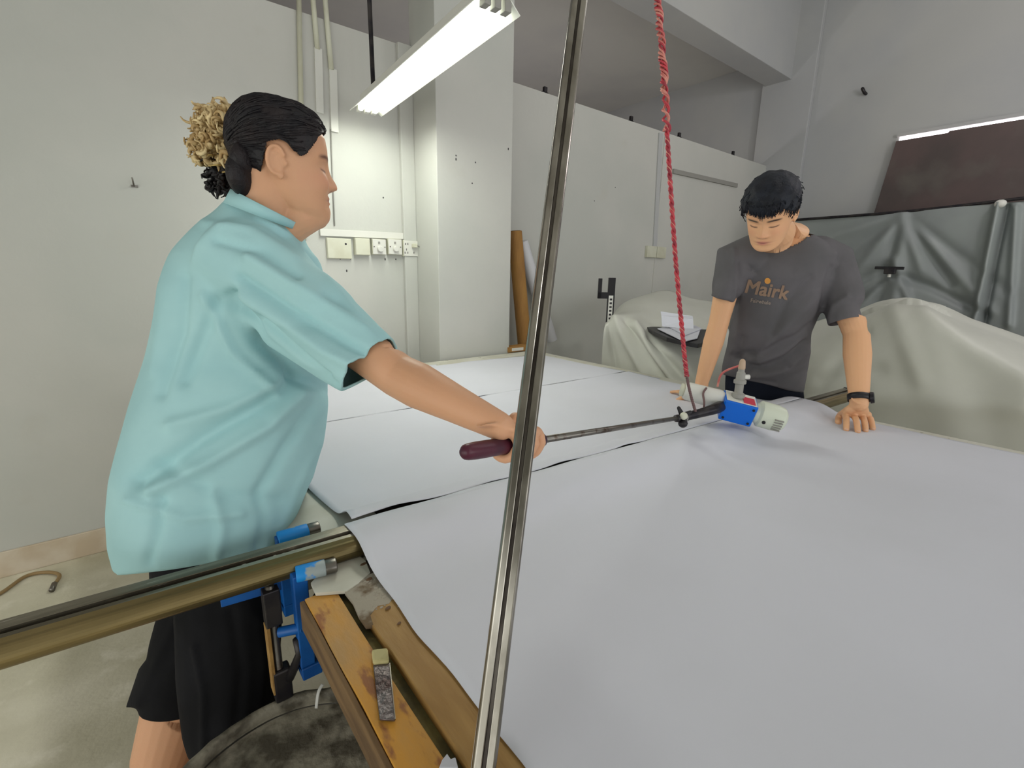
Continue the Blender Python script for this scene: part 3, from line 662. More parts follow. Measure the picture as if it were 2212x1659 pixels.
# black cloth bag hanging under the table
o = MB(); c = PX(716, 1372, .285)
for i in range(5): pass
o.loft([(c+Vector((0, 0, .13)), Vector((.03, 0, 0)), Vector((0, .05, 0))), (c+Vector((0, 0, .06)), Vector((.055, 0, 0)), Vector((0, .08, 0))), (c+Vector((0, 0, -.02)), Vector((.065, 0, 0)), Vector((0, .09, 0))), (c+Vector((.005, 0, -.06)), Vector((.055, 0, 0)), Vector((0, .075, 0))), (c+Vector((.01, .01, -.075)), Vector((.02, 0, 0)), Vector((0, .03, 0)))], 20)
o = o.build('cloth_bag', M['blackcloth'], smooth=True, sub=1); tag(o, 'black cloth bag hanging under the table edge behind the blue clamp', 'bag')

# ------------------------------------------------------------------ drum
zr = .56
A_, B_, C_ = PZ(400, 1655, zr), PZ(600, 1512, zr), PZ(790, 1492, zr)
def circ(a, b, c):
    d = 2*(a.x*(b.y-c.y)+b.x*(c.y-a.y)+c.x*(a.y-b.y)); s = lambda p: p.x**2+p.y**2
    return (s(a)*(b.y-c.y)+s(b)*(c.y-a.y)+s(c)*(a.y-b.y))/d, (s(a)*(c.x-b.x)+s(b)*(a.x-c.x)+s(c)*(b.x-a.x))/d
dcx, dcy = circ(A_, B_, C_); dr = math.hypot(A_.x-dcx, A_.y-dcy); print('drum', dcx, dcy, dr)
dm = thing('waste_drum', (dcx, dcy, 0), 'big grimy open drum on the floor beside the plank edge of the table', 'drum')
def lathe(prof, n=72, wob=0):
    mb = MB(); rings = []
    for r, z in prof: rings.append((Vector((dcx, dcy, z)), Vector((r, 0, 0)), Vector((0, r, 0))))
    mb.loft(rings, n, cap=True)
    if wob: mb.v = [(v[0], v[1], v[2]+wob*noise.noise(Vector((v[0]*40, v[1]*40, 0)))*(v[2] > zr-.03)) for v in mb.v]
    return mb
lathe([(dr*.84, .0), (dr*.9, .2), (dr*.97, zr-.06), (dr*.985, zr-.012), (dr*.955, zr-.012), (dr*.935, zr-.06), (dr*.86, .2), (dr*.80, .03), (dr*.02, .03)], 72).build('drum_wall', M['drum'], dm, smooth=True)
lathe([(dr*.985, zr-.028), (dr*1.02, zr-.022), (dr*1.02, zr-.004), (dr*.99, zr), (dr*.955, zr-.002), (dr*.945, zr-.02), (dr*.955, zr-.03)], 72, wob=.004).build('rim', M['drumrim'], dm, smooth=True)
p0_ = PZ(697, 1478, zr+.012); p1_ = PZ(688, 1500, zr+.0); p2_ = PD(683, 1530, (PZ(688, 1500, zr)-CAM).dot(CF)-.01)
tag(MB().tube(interp([p0_, p1_+Vector((0, 0, .004)), p2_], 12), .0035, 8, flat=.4).build('cable_tie', M['white'], smooth=True), 'bent white plastic strip hooked over the drum rim', 'strip')

# putty knife on the plank, scrap, floor hose
kn = thing('putty_knife', PZ(825, 1480, TZ), 'old putty knife with a pale wooden handle lying on the orange plank', 'knife')
zk = TZ-.001
a0, a1, b0, b1 = PZ(803, 1412, zk), PZ(838, 1408, zk), PZ(806, 1440, zk), PZ(841, 1437, zk)
e0, e1 = PZ(820, 1557, zk), PZ(853, 1559, zk)
MB().prism([a0, a1, b1, b0], (0, 0, .008)).build('handle', mat('pale_worn_wood', (190, 180, 130), .7, c2=(160, 148, 100), scale=30), kn, bevel=.003)
MB().prism([b0, b1, e1, e0], (0, 0, .003)).build('blade', M['blade'], kn, bevel=.0006)
MB().prism([b1+Vector((0, 0, .0015)), b1+Vector((.0015, 0, .0015)), e1+Vector((.0012, 0, .0015)), e1+Vector((0, 0, .0015))], (0, 0, .0022)).build('blade_edge', M['chrome'], kn)
V = [PZ(x, y, TZ+.001) for x, y in ((948, 1668), (955, 1650), (966, 1636), (974, 1648), (984, 1644), (990, 1668))]
tag(MB().prism(V, (0, 0, .006)).build('paper_scrap', M['paper'], bevel=.001), 'small torn white scrap in the groove at the bottom edge of the photo', 'scrap')
hp = [PZ(x, y, .009) for x, y in ((-60, 1305), (0, 1282), (55, 1245), (100, 1236), (128, 1242), (118, 1262))]
hs = thing('hose', hp[3], 'thin ochre hose lying on the concrete along the skirting', 'hose')
MB().tube(interp(hp, 40), .007, 10).build('hose_line', M['hose'], hs, smooth=True)
MB().tube([hp[-1]+Vector((0, 0, .003)), PZ(112, 1275, .012)], .010, 10).build('hose_fitting', M['steel'], hs, smooth=True)

# ------------------------------------------------------------------ motor tool with its rod
H0 = PD(1010, 976, .705); H1 = PD(1466, 903, 1.44); rdr = (H1-H0).normalized()
BC = PD(1593, 881, 1.56)
tool = thing('motor_tool', BC, 'blue-bodied motor cutting tool with a white motor on a long steel rod', 'tool')
MB().tube([H0+rdr*.10, H1], .0066, 14).build('rod', M['steel'], tool, smooth=True)
MB().tube([H0, H0+rdr*.02, H0+rdr*.19], [.0125, .0138, .0138], 18, round_=True).build('grip', M['maroon'], tool, smooth=True)
ax = (PD(1672, 893, 1.545)-PD(1483, 845, 1.60)).normalized()
FT = frame(BC, ax, U-CF*.32)    # x towards the motor, y away/up-left, z up
def tb_(a, b, name, m, **k): return MB().box(a, b, FT).build(name, m, tool, **k)
ysg = 1 if (FT.to_3x3() @ Vector((0, 1, 0))).dot(CF) > 0 else -1
print('ysg', ysg)
gb = tb_((-.052, -.036, -.040), (.050, .036, .036), 'gearbox', M['bluebox'], bevel=.004)
MB().box((-.048, -.033, .0362), (.046, .033, .038), FT).build('top_plate', M['white'], tool, bevel=.001)
MB().box((.004, -.028, .0382), (.040, .012, .0395), FT).build('red_label', M['redlabel'], tool)
for x, z in ((-.04, -.028), (.038, -.028), (.038, .024)):
    MB().tube([FT @ Vector((x, -.036*ysg, z)), FT @ Vector((x, -.039*ysg, z))], .004, 8).build('bolt', M['black'], tool)
T_ = lambda x, y, z: FT @ Vector((x, y, z))
mo = MB().tube([T_(.05, 0, 0), T_(.062, 0, 0), T_(.068, 0, 0), T_(.118, 0, -.002), T_(.136, 0, -.003), T_(.146, 0, -.004), T_(.150, 0, -.004)], [.032, .034, .043, .043, .040, .030, .012], 28).build('motor_housing', M['motor'], tool, smooth=False, bevel=.001)
for p_ in mo.data.polygons: p_.use_smooth = True
for k in range(5):
    z = -.024+.009*k
    MB().box((.106, -.0435*ysg-.002, z), (.132, -.0405*ysg, z+.0035), FT).build('vent_slot', M['greyp'], tool)
MB().tube([T_(.078, -.040*ysg, -.004), T_(.078, -.046*ysg, -.005)], .0055, 10).build('brush_cap', M['black'], tool)
# left white barrel with cords
bl = PD(1478, 843, 1.60)
MB().tube([bl, bl+(T_(-.05, .01, .008)-bl)*.1, bl+(T_(-.05, .01, .008)-bl)*.92, T_(-.05, .01, .008)], [.027, .031, .033, .028], 26).build('barrel', M['white'], tool, smooth=True)
MB().tube([bl-(T_(-.05, .01, .008)-bl).normalized()*.012, bl+(T_(-.05, .01, .008)-bl).normalized()*.002], .022, 20).build('barrel_cap', M['offwhite'], tool, smooth=True)
# upright fitting
v0 = T_(-.012, 0, .038)
MB().tube([v0, v0+U*.012, v0+U*.016, v0+U*.045, v0+U*.047, v0+U*.058, v0+U*.06, v0+U*.082, v0+U*.086, v0+U*.10], [.020, .020, .013, .013, .019, .019, .014, .013, .010, .010], 16).build('air_fitting', M['greyp'], tool, smooth=False, bevel=.001)
MB().tube([v0+U*.068, v0+U*.068+CR*.028], .008, 10).build('fitting_lever', M['white'], tool, smooth=True)
MB().tube([v0+U*.098, v0+U*.118], [.011, .009], 12, round_=True).build('fitting_cap', mat('tan_brass', (186, 160, 136), .4), tool, smooth=True)
MB().tube(interp([v0+U*.108, PD(1570, 800, 1.55), PD(1556, 812, 1.56), PD(1550, 835, 1.58)], 16), .0035, 8).build('thin_hose', M['pinkrope'], tool, smooth=True)
# elbow between rod and gearbox
g0 = T_(-.050, -.012*ysg, .0)
MB().tube(interp([H1-rdr*.02, H1+rdr*.05, PD(1535, 886, 1.50), g0], 16), [.011, .011, .012, .012, .012, .013, .013, .014, .014, .015, .016, .017, .018, .018, .018, .018], 14).build('elbow_arm', M['blackm'], tool, smooth=True)
MB().tube([H1+rdr*.045, H1+rdr*.068], .0145, 16).build('collar', M['greyp'], tool, smooth=True)
kc = PD(1474, 898, 1.44)
for k in range(4):
    a = math.radians(25+90*k); d3 = CR*math.cos(a)+CU*math.sin(a)
    MB().tube([kc+d3*.006, kc+d3*.026], [.008, .0055], 10, round_=True).build('knob_arm', M['black'], tool, smooth=True)
MB().ell(kc-CF*.012, CR*.012, CU*.012, CF*.01, 14, 8).build('knob_cap', M['offwhite'], tool, smooth=True)
MB().ell(PD(1475, 915, 1.44), CR*.014, CU*.013, CF*.014, 14, 8).build('lower_knob', M['black'], tool, smooth=True)

# ------------------------------------------------------------------ cord from the ceiling to the tool
cps = [PD(1419, -40, 1.33), PD(1424, 40, 1.34), PD(1434, 160, 1.36), PD(1441, 290, 1.39), PD(1450, 430, 1.41), PD(1460, 570, 1.43), PD(1472, 700, 1.44), PD(1482, 800, 1.45), PD(1490, 845, 1.45), PD(1502, 888, 1.46)]
cord = thing('twisted_cord', cps[0], 'red and pink twisted cord hanging from the ceiling down to the motor tool', 'cord')
C = interp(cps, 700)
def helix(i0, i1, R, ph, turns, r, m, name, wob=0):
    P = []; rr = []
    for i in range(i0, i1):
        a = ph+turns*2*math.pi*i/700; R_ = R*(1+wob*math.sin(a*.37+ph))
        P.append(C[i]+(CR*math.cos(a)+CF*math.sin(a))*R_)
    MB().tube(P, r, 6).build(name, m, cord, smooth=True)
for k in range(5): helix(0, 230, .0075, k*1.256, 26+k, .0030, M['pinkrope'] if k % 2 == 0 else M['redrope'], 'loop_strand', .35)
for k in range(2): helix(225, 560, .0034, k*3.14, 42, .0042, M['redrope'], 'red_strand')
helix(225, 560, .0045, 1.5, 42, .0018, M['pinkrope'], 'pale_strand')
for k in range(2): helix(555, 700, .0018, k*3.14, 50, .0030, M['browncord'], 'brown_strand')
MB().tube([C[0], Vector((C[0].x, C[0].y, 4.40))], .008, 8).build('upper_cord', M['pinkrope'], cord, smooth=True)
MB().tube(interp([PD(1526, 838, 1.56), PD(1519, 850, 1.55), PD(1521, 868, 1.53), PD(1520, 890, 1.52)], 16), .0035, 8).build('tie_loop', M['browncord'], cord, smooth=True)

# ================================================================== PEOPLE
def remesh(mb, voxel, smooth=2, name='m'):
    me = mb.mesh(name+'_src'); o = bpy.data.objects.new('tmp', me); COL.objects.link(o)
    r = o.modifiers.new('r', 'REMESH'); r.mode = 'VOXEL'; r.voxel_size = voxel
    if smooth:
        s = o.modifiers.new('s', 'SMOOTH'); s.factor = .5; s.iterations = smooth
    dg = bpy.context.evaluated_depsgraph_get(); m2 = bpy.data.meshes.new_from_object(o.evaluated_get(dg))
    bpy.data.objects.remove(o); bpy.data.meshes.remove(me); m2.name = name
    return m2
def vget(me):
    a = np.empty(len(me.vertices)*3, np.float32); me.vertices.foreach_get('co', a); return a.reshape(-1, 3).astype(np.float64)
def vset(me, P): me.vertices.foreach_set('co', P.astype(np.float32).ravel()); me.update()
def vnorm(me):
    a = np.empty(len(me.vertices)*3, np.float32); me.vertex_normals.foreach_get('vector', a); return a.reshape(-1, 3).astype(np.float64)
def fold_mesh(me, folds, noise_amp=0, nf=8, seed=0):
    P = vget(me); N = vnorm(me); px, py = proj(P)
    tc = np.array(CAM)-P; tc /= np.linalg.norm(tc, axis=1, keepdims=True); fac = np.clip(((N*tc).sum(1)+.1)*1.4, 0, 1)
    D = np.zeros(len(P))
    for pts, wd, am in folds: D += am*np.exp(-(seg_dist(px, py, pts)/wd)**2)*fac
    if noise_amp: D += noise_amp*np.array([noise.noise(Vector((p[0]*nf, p[1]*nf, p[2]*nf*.7+seed))) for p in P])
    vset(me, P+N*D[:, None])
def cut_caps(me, caps):
    """open the cloth at each opening (centre, outward normal, radius, setback) with a clean plane cut"""
    bm = bmesh.new(); bm.from_mesh(me)
    for cc, n, R, tol in caps:
        fs = [f for f in bm.faces if (f.calc_center_median()-cc).length < R]
        if not fs: continue
        vs = {v for f in fs for v in f.verts}; es = {e for f in fs for e in f.edges}
        bmesh.ops.bisect_plane(bm, geom=list(vs)+list(es)+fs, plane_co=cc-n*min(tol, .012), plane_no=n, clear_outer=True, clear_inner=False)
    bm.to_mesh(me); bm.free()
def seg_d(p, a, b_):
    d = b_-a; t = max(0, min(1, (p-a).dot(d)/d.length_squared)); return (p-a-d*t).length
def tuck(me, cloths, caps, limbs=(), reach=.07, inset=.008):
    """draw the body in under the cloth it wears; openings (centre, radius) stay as they are"""
    P = vget(me)
    for cme in cloths:
        bm = bmesh.new(); bm.from_mesh(cme); bv = BVHTree.FromBMesh(bm); bm.free()
        Q = vget(cme); lo = Q.min(0)-.05; hi = Q.max(0)+.05
        near = np.where(((P > lo) & (P < hi)).all(1))[0]
        for i in near:
            p = Vector(P[i])
            if any((p-c).length < r_ for c, r_ in caps) or any(seg_d(p, a_, b_) < r_ for a_, b_, r_ in limbs): continue
            h = bv.find_nearest(p, reach)
            if h[0] is None: continue
            if (p-h[0]).dot(h[1]) > -inset: P[i] = h[0]-h[1]*inset
    vset(me, P)
def obj(name, me, m, parent=None, solid=0, off=-1):
    me.materials.clear(); me.materials.append(m)
    o = bpy.data.objects.new(name, me); COL.objects.link(o); me.shade_smooth()
    if solid: q = o.modifiers.new('s', 'SOLIDIFY'); q.thickness = solid; q.offset = off
    if parent is not None: o.parent = parent; o.matrix_parent_inverse = parent_inv(parent)
    return o

HT = np.array([[0, .33, .14, .10], [.02, .375, .06, .15], [.05, .40, .0, .195], [.10, .405, -.07, .235], [.16, .395, -.14, .262], [.25, .395, -.21, .288], [.35, .395, -.31, .308],
 [.45, .395, -.41, .322], [.55, .408, -.455, .332], [.65, .412, -.475, .336], [.75, .395, -.46, .326], [.85, .34, -.405, .288], [.92, .262, -.32, .228], [.97, .155, -.21, .145], [.995, .03, -.08, .05]])
BACK = 1.0
def G(x, s): return math.exp(-(x/s)**2)
def head_pt(z, t, feat=True, nose=1.0, cheek=0.0):
    yf, yb, wd = [float(np.interp(z, HT[:, 0], HT[:, i])) for i in (1, 2, 3)]
    if yb < 0: yb *= BACK
    ym = float(np.interp(z, [0, .2, .4, 1], [.2, .06, -.03, -.03])); ct, st = math.cos(t), math.sin(t)
    p = .86 if st > 0 else .95
    x = wd*math.copysign(abs(ct)**p, ct); y = ym+((yf-ym) if st > 0 else (ym-yb))*math.copysign(abs(st)**p, st)
    if feat and st > 0:
        d = 0
        d += nose*float(np.interp(z, [.27, .295, .33, .37, .45, .54, .6], [0, .05, .115, .10, .055, .018, 0]))*G(x, float(np.interp(z, [.3, .36, .5], [.06, .055, .042])))
        d += nose*.03*(G(x-.062, .03)+G(x+.062, .03))*G(z-.325, .03)
        d += .030*G(x, .10)*G(z-.228, .022)+.034*G(x, .085)*G(z-.182, .022)-.016*G(x, .11)*G(z-.205, .008)
        d += .022*G(x, .10)*G(z-.07, .05)-.014*G(x, .12)*G(z-.135, .02)
        for s in (-1, 1):
            d += -.040*G(x-s*.145, .085)*G(z-.49, .05)+.026*G(x-s*.145, .052)*G(z-.482, .026)+.012*G(x-s*.14, .1)*G(z-.575, .03)
            d += (.018+cheek)*G(x-s*.2, .09)*G(z-.34, .09)
        y += d*min(1, st*1.6)
    return x, y, z
def add_head(mb, Mx, H, nose=1.0, cheek=0.0, nz=64, nt=72, ear=1.0):
    vs = []; fs = []
    zs = [0.0+.995*(i/nz) for i in range(nz+1)]
    for z in zs:
        for k in range(nt):
            x, y, zz = head_pt(z, 2*math.pi*k/nt, True, nose, cheek); vs.append(Mx @ (Vector((x, y, zz-.5))*H))
    for i in range(nz):
        for k in range(nt):
            a = i*nt+k; b = i*nt+(k+1) % nt; fs.append((a, b, b+nt, a+nt))
    fs += [tuple(range(nt-1, -1, -1)), tuple(nz*nt+k for k in range(nt))]
    mb.add(vs, fs)
    L = lambda x, y, z: Mx @ (Vector((x, y, z-.5))*H)
    D = lambda x, y, z: (Mx.to_3x3() @ Vector((x, y, z)))*H
    for s in (-1, 1):      # ears: shell, rim, inner ridge and lobe
        E_ = lambda a, r, o: L(s*(.325+o), -.065-.078*ear*r*math.cos(a), .455+.125*ear*r*math.sin(a))
        mb.ell(E_(0, 0, .006), D(s*.016, 0, 0), D(0, .072*ear, 0), D(0, 0, .118*ear), 18, 12)
        mb.tube([E_(math.radians(x), .92, .024+.014*max(0, math.cos(math.radians(x)))) for x in range(-95, 165, 18)], .016*H*ear, 8, round_=True)
        mb.tube([E_(math.radians(x), .5, .024) for x in range(-70, 110, 22)], .010*H*ear, 8, round_=True)
        mb.ell(L(s*.338, -.035, .335), D(s*.017, 0, 0), D(0, .034*ear, 0), D(0, 0, .036*ear), 12, 8)
        mb.ell(L(s*.335, .012, .44), D(s*.014, 0, 0), D(0, .018, 0), D(0, 0, .03), 8, 6)
def tint(me, base, Mx, H, lips, browc, lash, extra=None):
    P = vget(me); I = np.array(Mx.inverted()); Q = (P@I[:3, :3].T+I[:3, 3])/H; x, y, z = Q[:, 0], Q[:, 1], Q[:, 2]+.5
    c = np.tile(np.array(lin(base)[:3]), (len(P), 1)); inh = (z > -.1) & (z < 1.1) & (np.abs(x) < .5) & (y > .1) & (y < .6)
    def blend(wt, col):
        nonlocal c
        w_ = np.clip(wt*inh, 0, 1)[:, None]; c = c*(1-w_)+np.array(lin(col)[:3])*w_
    g = lambda v, s: np.exp(-(v/s)**2)
    blend(.9*g(x, .085)*np.clip(g(z-.205, .034)*1.5-.3, 0, 1), lips)
    blend(.75*g(x, .10)*g(z-.205, .0075), (90, 44, 40))
    for s in (-1, 1):
        bx_ = x-s*.15; zb = .575+.018*g(bx_, .08)-.015
        if browc: blend(1.2*np.clip(1-(np.abs(bx_)/.10)**4, 0, 1)*g(z-zb, .016), browc)
        if lash: blend(1.1*np.clip(1-(np.abs(x-s*.145)/.072)**4, 0, 1)*g(z-.465+.012*g(x-s*.145, .06), .009), lash)
        blend(.6*g(x-s*.045, .018)*g(z-.292, .012), (80, 40, 34))
        blend(.20*g(x-s*.19, .10)*g(z-.36, .08), (214, 128, 112))
    blend(.18*g(x, .06)*g(z-.34, .05), (206, 120, 106))
    if extra: c = extra(P, c)
    at = me.color_attributes.new('tone', 'FLOAT_COLOR', 'POINT')
    at.data.foreach_set('color', np.hstack([c, np.ones((len(P), 1))]).astype(np.float32).ravel())
def hair_cap(Mx, H, off, inside, nz=130, nt=220, wave=0):
    """shell over the scalp where inside(x,y,z); off(x,y,z) is its thickness"""
    vs = []; fs = []; keep = []
    for i in range(nz+1):
        z = .995*i/nz*.9+.1*.995
        for k in range(nt):
            t = 2*math.pi*k/nt; x, y, zz = head_pt(z, t, False)
            n = Vector((x/.34**2, (y+.03)/.45**2, (zz-.5)/.5**2)).normalized()
            o_ = off(x, y, zz)*(1+wave*noise.noise(Vector((x*14, y*6, zz*14))))
            keep.append(inside(x, y, zz)); v = Vector((x, y, zz))+n*o_; vs.append(Mx @ ((v-Vector((0, 0, .5)))*H))
    for i in range(nz):
        for k in range(nt):
            a = i*nt+k; b = i*nt+(k+1) % nt
            if keep[a] and keep[b] and keep[a+nt] and keep[b+nt]: fs.append((a, b, b+nt, a+nt))
    fs.append(tuple(nz*nt+k for k in range(nt)))
    return vs, fs
def lock(mb, p, d, n, L, wdt, curve=0, segs=4, side=None):
    """tapered flat lock starting at p along d, bending by curve towards -n"""
    side = d.cross(n).normalized(); pts = []; 
    for i in range(segs+1):
        u = i/segs; c = p+d*L*u-n*curve*L*u*u; w_ = wdt*(1-u)**.7*(1 if u > 0 else .8)+.0002
        pts.append((c, w_))
    vs = []; 
    for c, w_ in pts: vs += [c+side*w_, c+n*w_*.5, c-side*w_, c-n*w_*.4]
    fs = []
    for i in range(segs):
        for k in range(4):
            a = i*4+k; b = i*4+(k+1) % 4; fs.append((a, b, b+4, a+4))
    fs.append((3, 2, 1, 0)); mb.add(vs, fs)

def combed(mb, bv, p, tgt, L_, w_, lift=.002, segs=6, away=False, jit=0):
    """a lock that follows the scalp surface from p towards tgt (or away from it)"""
    st = L_/segs; rings = []; nn0 = None
    for i in range(segs+1):
        h = bv.find_nearest(p)
        if h[0] is None: return
        n = h[1]; q = h[0]+n*lift; t = (p-tgt if away else tgt-p); t = (t-n*t.dot(n))
        if t.length < 1e-5: break
        t.normalize(); s_ = t.cross(n); u = i/segs; w = w_*math.sin(math.pi*min(1, .12+.88*(1-u)))**.6 if u > .05 else w_*.4
        rings.append((q, s_*w, n*w*.45)); p = q+t*st+s_*jit*st
    if len(rings) > 2: mb.loft(rings, 5)
def finger(mb, root, d, n, lens, bends, r0, r1):
    """chain of phalanges; d direction, n back-of-hand normal; positive bend curls towards -n"""
    pts = [root-d*.018, root]; c = root; dd = d.copy(); nn = n.copy(); ax_ = d.cross(n).normalized()
    for L_, b in zip(lens, bends):
        Rm = Matrix.Rotation(math.radians(-b), 3, ax_); dd = Rm @ dd; nn = Rm @ nn
        pts += [c+dd*L_*.5, c+dd*L_]; c = c+dd*L_
    rs = list(np.linspace(r0, r1, len(pts))); rs[3] *= .95
    mb.tube(pts, rs, 10, round_=True)
    return c, dd, nn
def hand_flat(mb, wrist, d, n, thumb, sc=1.0, bends=((8, 14, 10),)*4, spread=(-9, -3, 3, 11), th_ang=48, palm_drop=0):
    """palm and five fingers; thumb = +1/-1 side along s = d x n"""
    d = d.normalized(); n = (n-d*n.dot(d)).normalized(); s = d.cross(n)*thumb
    L_ = .088*sc
    mb.loft([(wrist-d*.03*sc, s*.027*sc, n*.021*sc), (wrist, s*.028*sc, n*.020*sc), (wrist+d*.03*sc+s*.004, s*.036*sc, n*.018*sc), (wrist+d*.06*sc, s*.041*sc, n*.015*sc), (wrist+d*.085*sc, s*.040*sc, n*.012*sc), (wrist+d*.092*sc, s*.034*sc, n*.008*sc)], 20, p=.85)
    info = []
    for k, (off, ls, q) in enumerate(((.030, (.040, .024, .020), .0), (.010, (.044, .028, .021), .004), (-.010, (.041, .026, .021), .001), (-.029, (.032, .019, .019), -.008))):
        a = math.radians(spread[k]); dd = (d*math.cos(a)-s*math.sin(a)).normalized()
        root = wrist+d*(L_+q*sc)+s*off*sc
        info.append(finger(mb, root, dd, n, [x*sc for x in ls], bends[k], .0092*sc, .0070*sc))
    a = math.radians(th_ang); td = (d*math.cos(a)+s*math.sin(a)-n*.25).normalized()
    mb.tube([wrist+d*.012*sc+s*.008*sc, wrist+d*.03*sc+s*.03*sc-n*.004], [.016*sc, .0135*sc], 10, round_=True)
    tc, td2, tn = finger(mb, wrist+d*.032*sc+s*.034*sc-n*.004, td, (n+s*.3).normalized(), [.032*sc, .026*sc], (6, 14), .0115*sc, .0088*sc)
    return info
def nail(mb, c, dd, nn, r): mb.ell(c+nn*r*.75, dd*.006, dd.cross(nn)*r*.75, nn*.0018, 10, 6)

def ring(l, r, d, th, tilt=0, dl=0):
    """elliptical section between two outline pixels at depth d (dl: depth change from left to right)"""
    v = RAY((l[0]+r[0])/2, (l[1]+r[1])/2); D_ = v.length*d; v.normalize(); kk = .975
    a, b_ = RAY(*l), RAY(*r); Lp_ = CAM+a*(D_/a.dot(v)); Rp_ = CAM+b_*(D_/b_.dot(v)); c = (Lp_+Rp_)/2; A = (Rp_-Lp_)/2*kk; B = v-A.normalized()*v.dot(A.normalized()); B.normalize()
    return (c, A, B*th)

# ------------------------------------------------------------------ the woman
wa = math.radians(30)
fw = (Rg*math.cos(wa)+Fw*math.sin(wa)); up_ = U.copy(); tl = math.radians(-2)
fwd = (fw*math.cos(tl)+up_*math.sin(tl)); uph = (up_*math.cos(tl)-fw*math.sin(tl)); rt = fwd.cross(uph)
def basis(o, x, y, z): return Matrix(((x.x, y.x, z.x, o.x), (x.y, y.y, z.y, o.y), (x.z, y.z, z.z, o.z), (0, 0, 0, 1)))
HW = .212; BACK = .84
MW = basis(PD(606, 352, .935), rt, fwd, uph)
woman = thing('person', Vector((.0, 1.08, 0)), 'woman in a teal shirt and black shorts gripping the rod of the motor tool', 'person')
b = MB(); add_head(b, MW, HW, nose=1.0, cheek=.034, ear=1.0)
LW = lambda x, y, z: MW @ (Vector((x, y, z-.5))*HW)
# neck, jaw underside and trunk
b.tube([LW(0, -.10, .42), LW(0, -.13, .12), PD(556, 470, .99), PD(530, 540, 1.04)], [.062, .060, .064, .08], 24, round_=True)
b.tube([LW(0, .26, .09), LW(0, .14, .055), LW(0, .0, -.02), PD(560, 500, 1.0)], [.036, .044, .052, .048], 20, round_=True)
trunk = [ring((455, 500), (610, 520), 1.03, .13), ring((400, 580), (640, 600), 1.05, .165), ring((375, 700), (640, 700), 1.07, .15), ring((350, 850), (640, 860), 1.09, .145), ring((320, 1000), (620, 1000), 1.10, .155), ring((300, 1120), (590, 1120), 1.10, .165), ring((310, 1220), (560, 1200), 1.10, .16), ring((360, 1290), (540, 1280), 1.10, .12)]
b.loft(trunk, 32, p=.92)
SHR = PD(520, 565, .92); ELR = PD(862, 812, .86); WRR = PD(1080, 921, .765)
b.tube([SHR, SHR.lerp(ELR, .35), SHR.lerp(ELR, .8), ELR, ELR.lerp(WRR, .22), ELR.lerp(WRR, .6), WRR], [.062, .050, .041, .040, .041, .032, .0235], 22, round_=True)
SHL = PD(470, 570, 1.20); ELL = PD(450, 800, 1.26); WRL = PD(500, 1010, 1.24)
b.tube([SHL, SHL.lerp(ELL, .5), ELL, ELL.lerp(WRL, .3), WRL], [.052, .045, .036, .036, .023], 18, round_=True)
hand_flat(b, WRL, (WRL-ELL).normalized(), -Fw, 1, .92, bends=((15, 25, 20),)*4)
# right hand closed round the rod
gc = PD(1112, 960, .80); tt = (gc-H0).dot(rdr); gc = H0+rdr*tt         # grip centre on the rod axis
nearv = (-RAY(1122, 958)); nearv = (nearv-rdr*nearv.dot(rdr)).normalized(); dn = rdr.cross(nearv); dn = dn if dn.z < 0 else -dn
print('hand', WRR, gc, (WRR-gc).length)
kn_c = gc+nearv*.026-dn*.018
b.loft([(WRR-(kn_c-WRR).normalized()*.02, rdr*.022, nearv*.020), (WRR.lerp(kn_c, .25), rdr*.030, nearv*.021), (WRR.lerp(kn_c, .65), rdr*.037, nearv*.019), (kn_c, rdr*.040, nearv*.015), (kn_c+dn*.010, rdr*.038, nearv*.012)], 20, p=.85)
for k in range(4):
    o_ = (.032, .0105, -.0105, -.031)[k]; rf = (.0092, .0096, .0092, .0082)[k]; Rr_ = .0138+rf*.92; P = []
    for a in range(-35, 236 if k < 3 else 220, 22):
        a = math.radians(a); P.append(gc+rdr*(o_+.004*math.cos(a))+(nearv*math.cos(a)+dn*math.sin(a))*(Rr_+(.004 if a < .3 else 0)))
    b.tube(P, list(np.linspace(rf*1.08, rf*.82, len(P))), 10, round_=True)
tp = [WRR.lerp(kn_c, .35)+rdr*.02-dn*.012, gc+rdr*.034+nearv*.010-dn*.026, gc+rdr*.055-nearv*.008-dn*.023, gc+rdr*.066-nearv*.020-dn*.014]
b.tube(interp(tp, 9), [.014, .0135, .0125, .0118, .0112, .0108, .0102, .0095, .0085], 10, round_=True)
# legs
HPL, KNL, FTL = PD(458, 1265, 1.10), PD(350, 1630, 1.06), None
HPR, KNR = PD(498, 1275, 1.0), PD(500, 1690, .94)
for hp_, kn_, dx in ((HPL, KNL, 0), (HPR, KNR, .02)):
    an = Vector((kn_.x-.03, kn_.y+.05, .085))
    b.tube([hp_, hp_.lerp(kn_, .5), kn_, kn_.lerp(an, .3), kn_.lerp(an, .75), an], [.080, .073, .058, .056, .040, .034], 22, round_=True)
    fd = fw
    b.loft([(Vector((an.x, an.y, .05))-fd*.05, Rg.cross(U)*.03, U*.035), (Vector((an.x, an.y, .055)), fd.cross(U)*.036, U*.055), (Vector((an.x, an.y, .035))+fd*.08, fd.cross(U)*.045, U*.033), (Vector((an.x, an.y, .022))+fd*.15, fd.cross(U)*.042, U*.020), (Vector((an.x, an.y, .018))+fd*.18, fd.cross(U)*.025, U*.012)], 18)
me_bw = remesh(b, .0026, 2, 'body')
tint(me_bw, (214, 163, 128), MW, HW, (176, 98, 92), (120, 84, 70), (92, 58, 50))
